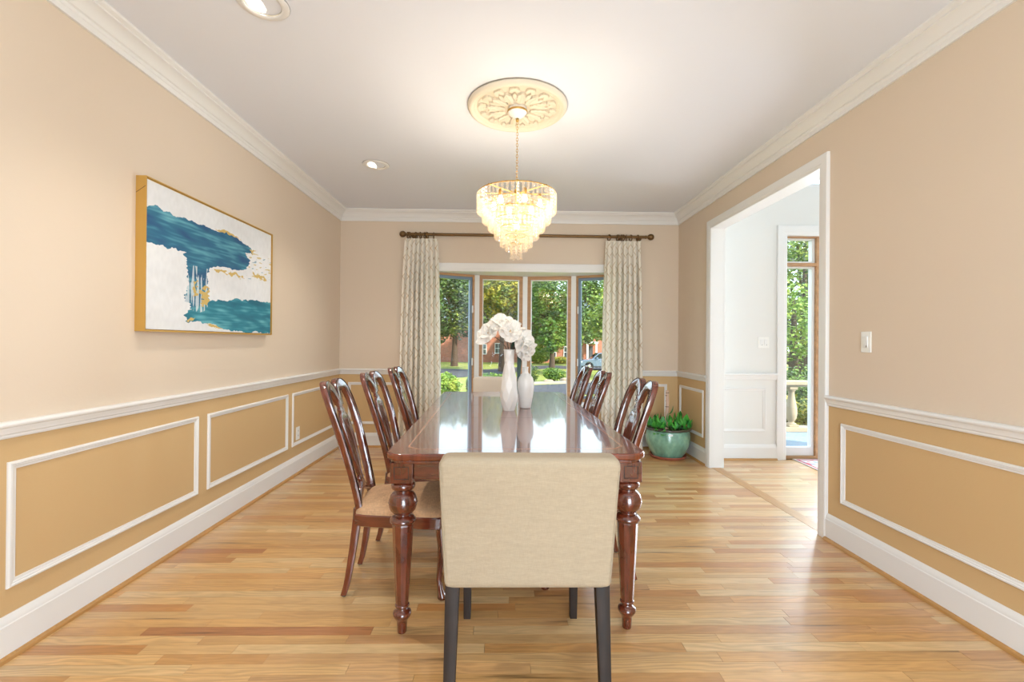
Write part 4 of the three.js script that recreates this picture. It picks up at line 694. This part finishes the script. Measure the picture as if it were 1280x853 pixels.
const asphaltTex = texture(256, 256, (u, v) => { const k = 1 + 0.08 * loopN(u, v, 8, 8, 3) + 0.1 * loopN(u, v, 70, 70, 6); return [50 * k, 49 * k, 53 * k]; }, true, [0.5, 0.5]);
const brickTex = texture(256, 256, (u, v) => { const row = Math.floor(v * 16), x = (u * 8 + (row % 2) * 0.5) % 1, y = (v * 16) % 1, m = x < 0.06 || y < 0.12, id = N(Math.floor(u * 8 + (row % 2) * 0.5) * 3.7, row * 5.3, 2); if (m) return [176, 156, 140]; const k = 1 + 0.22 * id + 0.08 * N(u * 80, v * 80, 3); return [150 * k, 84 * k, 58 * k]; }, true, [0.55, 0.8]);
Object.assign(M, {
  grass: S({ map: grassTex, roughness: 1 }), asphalt: S({ map: asphaltTex, roughness: 0.9 }), brick: S({ map: brickTex, roughness: 0.9 }), mulch: S({ color: '#5d4a3a', roughness: 1 }),
  slate: S({ color: '#7d8796', roughness: 0.8 }), bark: S({ color: '#4b3b2e', roughness: 0.95 }), stone: S({ color: '#8c7c68', roughness: 0.85 }), deck: S({ color: '#788890', roughness: 0.8 }), concrete: S({ color: '#8d8272', roughness: 0.9 }),
  leaves: PH({ color: 0xe8e4b4, vertexColors: true, roughness: 0.7, transmission: 0.28, thickness: 0 }), carPaint: PH({ color: '#74859b', roughness: 0.3, metalness: 0.4, clearcoat: 1, clearcoatRoughness: 0.05 }), tyre: S({ color: '#1b1b1c', roughness: 0.9 }), darkGlass: PH({ color: '#1c242b', roughness: 0.08, clearcoat: 1 }), lampGlass: PH({ color: '#dfe6ea', roughness: 0.1, clearcoat: 1 }), cladding: S({ color: '#3b4046', roughness: 0.7 }), balus: S({ color: '#a3957f', roughness: 0.9 }), winWhite: S({ color: '#d8d8d4', roughness: 0.6 }), winGlass: PH({ color: '#2e3a40', roughness: 0.1, clearcoat: 1 }),
});
const tagged = (o, kind) => { o.userData.kind = kind; return o; };
{
  const g = struct('ground', 'mown lawn sloping away from the house', 'lawn');
  const pg = new THREE.PlaneGeometry(220, 190, 44, 190).rotateX(-Math.PI / 2).translate(0, 0, -65), p = pg.attributes.position, uv = pg.attributes.uv;
  for (let i = 0; i < p.count; i++) { p.setY(i, groundY(p.getZ(i))); uv.setXY(i, p.getX(i), p.getZ(i)); } pg.computeVertexNormals();
  obj('lawn', pg, M.grass, g);
  const ribbon = (name, label, cat, mat, cl, lift = 0.03) => {
    const s = struct(name, label, cat), pos = [], uvs = [], idx = [], c = new THREE.CatmullRomCurve3(cl.map(([x, y, h]) => V(x, y, h))), n = 50;
    for (let i = 0; i <= n; i++) { const q = c.getPoint(i / n), a = groundPt(q.x, q.y - q.z), b = groundPt(q.x, q.y + q.z); for (const [w, dy] of [[a, -0.3], [a, lift], [b, lift], [b, -0.3]]) { pos.push(w.x, w.y + dy, w.z); uvs.push(w.x, w.z); } }
    for (let i = 0; i < n; i++) for (let j = 0; j < 3; j++) { const a = i * 4 + j, b = a + 1, d = a + 4, e = d + 1; idx.push(a, b, d, b, e, d); }
    const gg = new THREE.BufferGeometry(); gg.setAttribute('position', new THREE.Float32BufferAttribute(pos, 3)); gg.setAttribute('uv', new THREE.Float32BufferAttribute(uvs, 2)); gg.setIndex(idx); gg.computeVertexNormals(); obj('surface', gg, mat, s);
  };
  ribbon('driveway', 'grey driveway crossing the lawn in front of the brick house', 'driveway', M.asphalt, [[440, 471, 8], [549, 467.5, 6], [600, 466.5, 4], [640, 463, 3], [680, 459.5, 2], [715, 460, 1.8], [800, 462, 2]]);
  ribbon('path', 'grey paved path just outside the bow window', 'path', M.asphalt, [[600, 494, 6], [650, 490, 6.5], [712, 487.5, 7], [800, 484, 7]]);
  ribbon('kerb', 'pale stone kerb along the paved path', 'kerb', M.concrete, [[645, 481.5, 0.8], [680, 479.6, 0.8], [712, 479, 0.8], [800, 475.5, 0.8]], 0.08);
}
// leaves: small bent diamonds scattered through ellipsoids
function leafCloud(blobs, n, size, colors, depthBias = 0.5) {
  const pos = new Float32Array(n * 18), col = new Float32Array(n * 18), cs = colors.map((c) => new THREE.Color(c)), vol = blobs.map((b) => b[3] * b[4] + b[4] * b[5] + b[3] * b[5]), tot = vol.reduce((a, b) => a + b, 0), q = new THREE.Quaternion(), e = new THREE.Euler(), a = V(), c = new THREE.Color();
  for (let i = 0; i < n; i++) {
    let r = rnd() * tot, k = 0; while (k < blobs.length - 1 && (r -= vol[k]) > 0) k++;
    const b = blobs[k], z = rr(-1, 1), t = rnd() * 6.2832, s = Math.sqrt(1 - z * z), rad = Math.pow(rnd(), depthBias * 0.5) * (1 + 0.12 * N(z * 3, t, k));
    const x = b[0] + b[3] * rad * s * Math.cos(t), y = b[1] + b[4] * rad * z, w = b[2] + b[5] * rad * s * Math.sin(t), sz = size * rr(0.6, 1.35);
    q.setFromEuler(e.set(rr(-1.1, 1.1), rnd() * 6.2832, rr(-0.8, 0.8)));
    const P = [[0, -0.6, 0], [0.34, 0, 0.06], [0, 0.6, 0], [-0.34, 0, 0.06]].map(([u, v, m]) => a.set(u * sz, m * sz, v * sz).applyQuaternion(q).toArray());
    const m = clamp(0.5 + 0.75 * N(x * 0.9 / size * 0.3, y * 0.9 / size * 0.3, w * 0.3 / size * 0.9) + rr(-0.28, 0.28), 0, 0.999) * (cs.length - 1), m0 = Math.floor(m); c.copy(cs[m0]).lerp(cs[Math.min(m0 + 1, cs.length - 1)], m - m0);
    [0, 1, 2, 0, 2, 3].forEach((v, j) => { const o = i * 18 + j * 3; pos[o] = x + P[v][0]; pos[o + 1] = y + P[v][1]; pos[o + 2] = w + P[v][2]; col[o] = c.r; col[o + 1] = c.g; col[o + 2] = c.b; });
  }
  const g = new THREE.BufferGeometry(); g.setAttribute('position', new THREE.BufferAttribute(pos, 3)); g.setAttribute('color', new THREE.BufferAttribute(col, 3)); g.computeVertexNormals(); return g;
}
const GREENS = { deep: ['#1d3a10', '#35591a', '#5a7a1e', '#8d9a2c'], yellow: ['#3f5c12', '#7a8c1c', '#a9a526', '#c4b032'], mid: ['#284f16', '#4a7626', '#6d9236', '#93ae4c'], fresh: ['#4a7a2a', '#7aa03c', '#a3bf58', '#c6cf74'], hedge: ['#244a22', '#37692a', '#4f8434'] };
function tree(label, x, z, cy, rx, ry, colors, n, leaf, group) {
  const gy = groundY(z), t = thing('tree', label, 'tree', [x, gy, z], 0, group), h = cy - gy, tr = 0.035 * rx + 0.06;
  obj('trunk', loft([0, 0.25, 0.5, 0.8, 1].map((k) => Array.from({ length: 10 }, (_, j) => { const a = j / 10 * 6.2832, r = tr * (1.5 - 1.2 * k) * (k ? 1 : 1.3); return V(r * Math.cos(a) + 0.2 * Math.sin(k * 3) * tr, k * (h + ry * 0.4) - (k ? 0 : 0.1), r * Math.sin(a)); })), 1), M.bark, t);
  const br = []; for (let k = 0; k < 7; k++) { const a = k * 2.3 + x, y0 = h * rr(0.45, 0.85); br.push(tube([[0, y0, 0], [0.4 * rx * Math.cos(a), y0 + 0.25 * ry, 0.4 * rx * Math.sin(a)], [0.75 * rx * Math.cos(a), h + rr(-0.3, 0.3) * ry, 0.75 * rx * Math.sin(a)]], tr * 0.35, 8, 6)); }
  obj('branches', br, M.bark, t);
  const blobs = [[0, h, 0, rx * 0.72, ry * 0.78, rx * 0.72]]; for (let k = 0; k < 11; k++) { const a = k * 2.4 + x * 3, v = rr(-0.75, 0.75), s = Math.sqrt(1 - v * v) * 0.72; blobs.push([rx * s * Math.cos(a), h + ry * v * 0.8, rx * s * Math.sin(a), rx * rr(0.28, 0.42), ry * rr(0.22, 0.36), rx * rr(0.28, 0.42)]); }
  obj('foliage', leafCloud(blobs, n, leaf, colors), M.leaves, t); return t;
}
function bush(label, p, rx, ry, rz, colors, n, leaf, name = 'shrub', group) {
  const t = thing(name, label, 'shrub', [p.x, p.y, p.z], 0, group), blobs = [[0, ry * 0.55, 0, rx * 0.8, ry * 0.55, rz * 0.8]]; for (let k = 0; k < 7; k++) { const a = k * 2.4 + p.x; blobs.push([rx * 0.55 * Math.cos(a), ry * rr(0.4, 0.7), rz * 0.55 * Math.sin(a), rx * 0.4, ry * 0.4, rz * 0.4]); }
  obj('foliage', leafCloud(blobs, n, leaf, colors), M.leaves, t);
  const st = []; for (let k = 0; k < 5; k++) { const a = k * 1.26; st.push(tube([[0.06 * Math.cos(a), -0.05, 0.06 * Math.sin(a)], [0.2 * rx * Math.cos(a), ry * 0.3, 0.2 * rz * Math.sin(a)], [0.45 * rx * Math.cos(a), ry * 0.7, 0.45 * rz * Math.sin(a)]], 0.012 + 0.008 * rx, 6, 5)); }
  obj('stems', st, M.bark, t); return t;
}
const px2x = (px, z) => atDepth(px, 427, -z).x, rowY = (px, row, z) => atDepth(px, row, -z).y;
{
  const T = (label, px, row, z, rx, ry, c, n, l) => tree(label, px2x(px, z), z, rowY(px, row, z), rx, ry, GREENS[c], n, l, 'trees across the lawn');
  T('broad dark green tree with a stout trunk on the lawn, beside the left curtain', 568, 378, -50, 4.6, 5.2, 'deep', 10000, 0.34);
  T('yellow-green tree behind the white flowers', 627, 366, -40.5, 2.9, 3.5, 'yellow', 8000, 0.27);
  T('tall mid-green tree filling the window lite with the chandelier reflection', 690, 394, -36, 2.6, 3.9, 'mid', 9000, 0.24);
  T('dense dark tree between the yellow-green and mid-green trees', 655, 376, -53, 3.1, 5.0, 'deep', 6000, 0.34);
  T('leafy tree standing in front of the grey-roofed house', 726, 380, -52, 2.8, 5.2, 'mid', 8000, 0.3);
  T('olive tree behind the right-hand curtain', 775, 385, -36.5, 2.5, 3.8, 'fresh', 5000, 0.26);
  T('dark tree behind the left curtain', 512, 392, -39.5, 3.0, 3.8, 'mid', 5000, 0.3);
  const far = [[-44, 'deep', 0], [-33, 'mid', 1], [-23, 'deep', 0], [-13, 'yellow', 1], [-4, 'deep', 0], [6, 'mid', 1], [17, 'deep', 1], [28, 'deep', 0], [40, 'mid', 1]];
  for (const [x, c, k] of far) tree('large tree in the distant row behind the brick house', x, -82 - 15 * k, 7.5 + k, 5.6, 8.0, GREENS[c], 5000, 0.6, 'distant tree row');
}
{
  const B = (label, px, row, rx, ry, c, n, l, name) => bush(label, groundPt(px, row), rx, ry, rx * 0.8, GREENS[c], n, l, name);
  B('loose shrub with pale leaf tips outside the left window lite', 558, 497, 0.5, 0.72, 'fresh', 2600, 0.07);
  B('low dark shrub outside the post beside the left lite', 592, 497, 0.3, 0.66, 'deep', 2000, 0.07);
  B('flowering low shrub outside the second lite, behind the vase', 613, 481, 0.85, 0.5, 'mid', 2000, 0.08);
  B('round dark green shrub on the lawn beside the kerb', 692, 476.5, 0.72, 0.72, 'mid', 2600, 0.08);
  B('small shrub beside the short bottle vase in the window', 664, 478, 0.5, 0.85, 'deep', 1600, 0.08);
  B('clipped dark hedge under the brick house windows', 618, 452, 2.3, 1.15, 'hedge', 4500, 0.16, 'hedge');
  B('rounded dark bush at the foot of the stout tree', 556, 452, 1.6, 1.5, 'hedge', 3000, 0.18);
  B('spiky light green bush in front of the brick wall', 673, 455, 1.7, 2.1, 'fresh', 4500, 0.18);
  B('low yellow-green border plants under the brick wall', 702, 455, 1.6, 0.8, 'yellow', 2600, 0.14);
  for (const [px, row, s, l] of [[648, 477, 0.24, 'tan boulder at the edge of the planting bed, beside the bottle vase'], [686, 479.3, 0.2, 'small tan boulder under the round shrub'], [706, 477.5, 0.22, 'pale boulder on the lawn, right of the round shrub']]) {
    const p = groundPt(px, row), g = new THREE.IcosahedronGeometry(s, 3), q = g.attributes.position; for (let i = 0; i < q.count; i++) { const v = V().fromBufferAttribute(q, i), k = 1 + 0.3 * N(v.x * 4 + px, v.y * 4, v.z * 4); q.setXYZ(i, v.x * k * 1.4, v.y * k * 0.75, v.z * k); } g.computeVertexNormals();
    const b = obj('boulder', boxUv(g), M.stone); tag(b, l, 'rock'); b.position.set(p.x, p.y + s * 0.3, p.z);
  }
}
// brick houses
{
  const windowAt = (h, cx, cy, w, hh, z) => { const f = obj('window', [box(cx - w / 2 - 0.07, cx + w / 2 + 0.07, cy + hh / 2, cy + hh / 2 + 0.09, z, z + 0.08), box(cx - w / 2 - 0.09, cx + w / 2 + 0.09, cy - hh / 2 - 0.09, cy - hh / 2, z, z + 0.12), box(cx - w / 2 - 0.07, cx - w / 2, cy - hh / 2, cy + hh / 2, z, z + 0.08), box(cx + w / 2, cx + w / 2 + 0.07, cy - hh / 2, cy + hh / 2, z, z + 0.08), box(cx - w / 2, cx + w / 2, cy - 0.03, cy + 0.03, z, z + 0.06), box(cx - 0.02, cx + 0.02, cy - hh / 2, cy + hh / 2, z, z + 0.05)], M.winWhite, h); for (const sy of [-1, 1]) for (const sx of [-1, 1]) obj('pane', box(cx + (sx < 0 ? -w / 2 : 0.02), cx + (sx < 0 ? -0.02 : w / 2), cy + (sy < 0 ? -hh / 2 : 0.03), cy + (sy < 0 ? -0.03 : hh / 2), z, z + 0.03), M.winGlass, f); };
  const Z = -60, gy = groundY(Z), a = thing('brick_house', 'long low red brick house across the driveway', 'house', [0, gy, Z]);
  const x0 = px2x(470, Z), x1 = px2x(716, Z), top = rowY(640, 404, Z) - gy;
  obj('wall', box(x0, x1, -0.3, top, -9, 0), M.brick, a);
  const roofS = new THREE.Shape([[0.7, 0], [-9.7, 0], [-4.5, 3.6]].map(([u, v]) => new THREE.Vector2(u, v))); obj('roof', boxUv(new THREE.ExtrudeGeometry(roofS, { depth: x1 - x0 + 1, bevelEnabled: false }).rotateY(-Math.PI / 2).scale(1, 1, 1).translate(x1 + 0.5, top, 0).applyMatrix4(new THREE.Matrix4())), M.slate, a);
  for (const [px, r0, r1] of [[604, 431, 442.5], [623, 430, 441.5], [691, 434, 447], [709, 434, 447], [540, 431, 443]]) windowAt(a, px2x(px, Z), (rowY(px, r0, Z) + rowY(px, r1, Z)) / 2 - gy, 0.78, rowY(px, r0, Z) - rowY(px, r1, Z), 0);
  const Z2 = -72, g2 = groundY(Z2), b = thing('brick_house', 'tall red brick house with grey slate gables beyond the parked car', 'house', [0, g2, Z2]);
  const b0 = px2x(728, Z2), b1 = px2x(800, Z2), t2 = rowY(740, 393, Z2) - g2, mid = (b0 + b1) / 2;
  obj('wall', box(b0, b1, -0.3, t2, -8, 0), M.brick, b);
  const gs = new THREE.Shape([[b0 - 0.5, t2], [b1 + 0.5, t2], [b1 - 2, t2 + 3.6], [b0 + 1.5, t2 + 3.6]].map(([u, v]) => new THREE.Vector2(u, v))); obj('roof', boxUv(new THREE.ExtrudeGeometry(gs, { depth: 7, bevelEnabled: false }).translate(0, 0, -6.6)), M.slate, b);
  windowAt(b, px2x(741, Z2), t2 - 1.9, 1.1, 1.6, 0); windowAt(b, px2x(757, Z2), t2 - 1.9, 1.1, 1.6, 0);
  obj('porch', [box(px2x(730, Z2), px2x(745, Z2), 2.55, 2.85, 0, 1.8), box(px2x(731, Z2), px2x(731, Z2) + 0.25, -0.2, 2.55, 1.5, 1.75), box(px2x(744, Z2) - 0.25, px2x(744, Z2), -0.2, 2.55, 1.5, 1.75)], M.winWhite, b);
  obj('door', box(px2x(737, Z2) - 0.5, px2x(737, Z2) + 0.5, -0.2, 2.1, 0, 0.06), M.cladding, b);
}
// silver car on the driveway
{
  const Z = -44.6, gy = groundPt(735, 461.2), t = thing('parked_car', 'silver-blue sport utility car parked across the lawn', 'car', [px2x(722.5, Z), groundY(Z) + 0.03, Z]);
  const s = new THREE.Shape(); [[0.05, 0.42], [0.0, 0.62], [0.06, 0.86], [0.5, 0.98], [1.25, 1.06], [1.45, 1.08], [4.55, 1.08], [4.68, 0.95], [4.7, 0.5], [4.6, 0.36]].forEach(([x, y], i) => i ? s.lineTo(x, y) : s.moveTo(x, y));
  s.lineTo(4.16, 0.36); s.absarc(3.76, 0.36, 0.4, 0, Math.PI, false); s.lineTo(1.3, 0.3); s.absarc(0.92, 0.36, 0.4, 0, Math.PI, false); s.lineTo(0.4, 0.36); s.closePath();
  obj('body', boxUv(extrude(s, 1.78, 0.06, 3, 10).translate(0, 0, -0.89)), M.carPaint, t);
  const gh = new THREE.Shape(); [[1.2, 1.05], [1.85, 1.62], [2.4, 1.7], [4.1, 1.68], [4.5, 1.05]].forEach(([x, y], i) => i ? gh.lineTo(x, y) : gh.moveTo(x, y)); gh.closePath();
  obj('greenhouse', boxUv(extrude(gh, 1.56, 0.05, 3).translate(0, 0, -0.78)), M.carPaint, t);
  for (const sz of [-1, 1]) { const w = new THREE.Shape(); [[1.42, 1.1], [1.92, 1.57], [2.75, 1.62], [2.75, 1.1]].forEach(([x, y], i) => i ? w.lineTo(x, y) : w.moveTo(x, y)); w.closePath(); const w2 = new THREE.Shape(); [[2.83, 1.1], [2.83, 1.62], [4.0, 1.6], [4.28, 1.1]].forEach(([x, y], i) => i ? w2.lineTo(x, y) : w2.moveTo(x, y)); w2.closePath(); obj('side_window', boxUv(extrude(w, 0.02, 0).translate(0, 0, sz * 0.785 - 0.01)), M.darkGlass, t); obj('side_window', boxUv(extrude(w2, 0.02, 0).translate(0, 0, sz * 0.785 - 0.01)), M.darkGlass, t); obj('mirror', rbox(1.6, 1.78, 1.08, 1.22, sz * 0.88, sz * 1.04, 0.04), M.carPaint, t); obj('headlight', rbox(0.03, 0.3, 0.72, 0.86, sz * 0.58, sz * 0.9, 0.04), M.lampGlass, t); for (const x of [2.6, 3.6]) obj('door_handle', rbox(x, x + 0.2, 0.92, 0.95, sz * 0.885, sz * 0.91, 0.01), M.chrome, t); obj('sill_cladding', rbox(1.3, 3.4, 0.28, 0.42, sz * 0.8, sz * 0.9, 0.03), M.cladding, t); }
  obj('windscreen', xf(box(-0.4, 0.4, -0.008, 0.008, -0.7, 0.7), { p: [1.53, 1.36, 0], r: [0, 0, 0.72] }), M.darkGlass, t);
  obj('front_bumper', rbox(-0.03, 0.4, 0.3, 0.55, -0.86, 0.86, 0.06), M.cladding, t);
  for (const x of [0.92, 3.76]) for (const sz of [-1, 1]) { const w = obj('wheel', lathe([[0.2, -0.11], [0.33, -0.11], [0.355, -0.08], [0.355, 0.08], [0.33, 0.11], [0.2, 0.11]], 28).rotateX(Math.PI / 2).translate(x, 0.355, sz * 0.8), M.tyre, t); obj('rim', lathe([[0, 0.07], [0.06, 0.09], [0.2, 0.1], [0.21, -0.1], [0, -0.1]], 20).rotateX(sz * Math.PI / 2).translate(x, 0.355, sz * 0.8), M.chrome, w); }
}
// porch outside the front door
{
  const p = struct('porch_deck', 'pale blue-grey porch deck outside the front door', 'porch');
  for (let k = 0; k < 18; k++) obj('deck_board', rbox(2.3, 7.2, -0.16, -0.12, -5.1 - k * 0.14 + 0.002, -5.1 - (k + 1) * 0.14 - 0.002 + 0.008, 0.003, 1), M.deck, p);
  obj('deck_base', box(2.3, 7.2, -0.6, -0.162, -7.64, -5.0), M.concrete, p);
  const b = thing('balustrade', 'cast stone balustrade with vase balusters beyond the sidelight', 'balustrade', [4.49, -0.12, -7.1]);
  obj('top_rail', [rbox(-2.1, 2.4, 0.715, 0.78, -0.1, 0.1, 0.012), rbox(-2.1, 2.4, 0.69, 0.715, -0.075, 0.075, 0.006)], M.balus, b);
  obj('bottom_rail', [rbox(-2.1, 2.4, 0, 0.07, -0.11, 0.11, 0.01)], M.balus, b);
  for (let k = -4; k <= 5; k++) { const x = k * 0.44; obj('baluster', [rbox(x - 0.075, x + 0.075, 0.07, 0.105, -0.075, 0.075, 0.005), lathe([[0, 0.1], [0.07, 0.1], [0.07, 0.118], [0.05, 0.128], [0.038, 0.14], [0.05, 0.16], [0.072, 0.2], [0.082, 0.27], [0.08, 0.34], [0.066, 0.43], [0.05, 0.51], [0.043, 0.58], [0.045, 0.615], [0.058, 0.625], [0.058, 0.64], [0.046, 0.65], [0, 0.65]], 24).translate(x, 0, 0), rbox(x - 0.065, x + 0.065, 0.645, 0.692, -0.065, 0.065, 0.005)].map((g) => boxUv(g)), M.balus, b); }
  bush('clipped green hedge behind the stone balustrade', V(6.4, -0.45, -8.9), 1.9, 1.2, 0.5, GREENS.mid, 9000, 0.06, 'hedge');
  bush('yellow-green low shrub at the foot of the balustrade', V(5.05, -0.45, -7.85), 0.8, 0.72, 0.35, GREENS.yellow, 3500, 0.05);
  tree('light green tree behind the hedge, seen through the sidelight', 8.9, -14.0, 1.9, 2.0, 1.7, GREENS.fresh, 7000, 0.1, undefined);
  tree('dark evergreen tree farther back in the sidelight', 12.2, -18.5, 3.2, 2.8, 3.0, GREENS.deep, 9000, 0.14, undefined);
  tree('tall yellow-green tree at the top of the transom', 16.5, -25, 6.6, 4.2, 3.4, GREENS.fresh, 7000, 0.22, undefined);
}
scene.traverse((o) => { if (o.isMesh) { o.castShadow = true; o.receiveShadow = true; } if (o.isLight && o.shadow) o.castShadow = true; });
renderer.render(scene, camera);
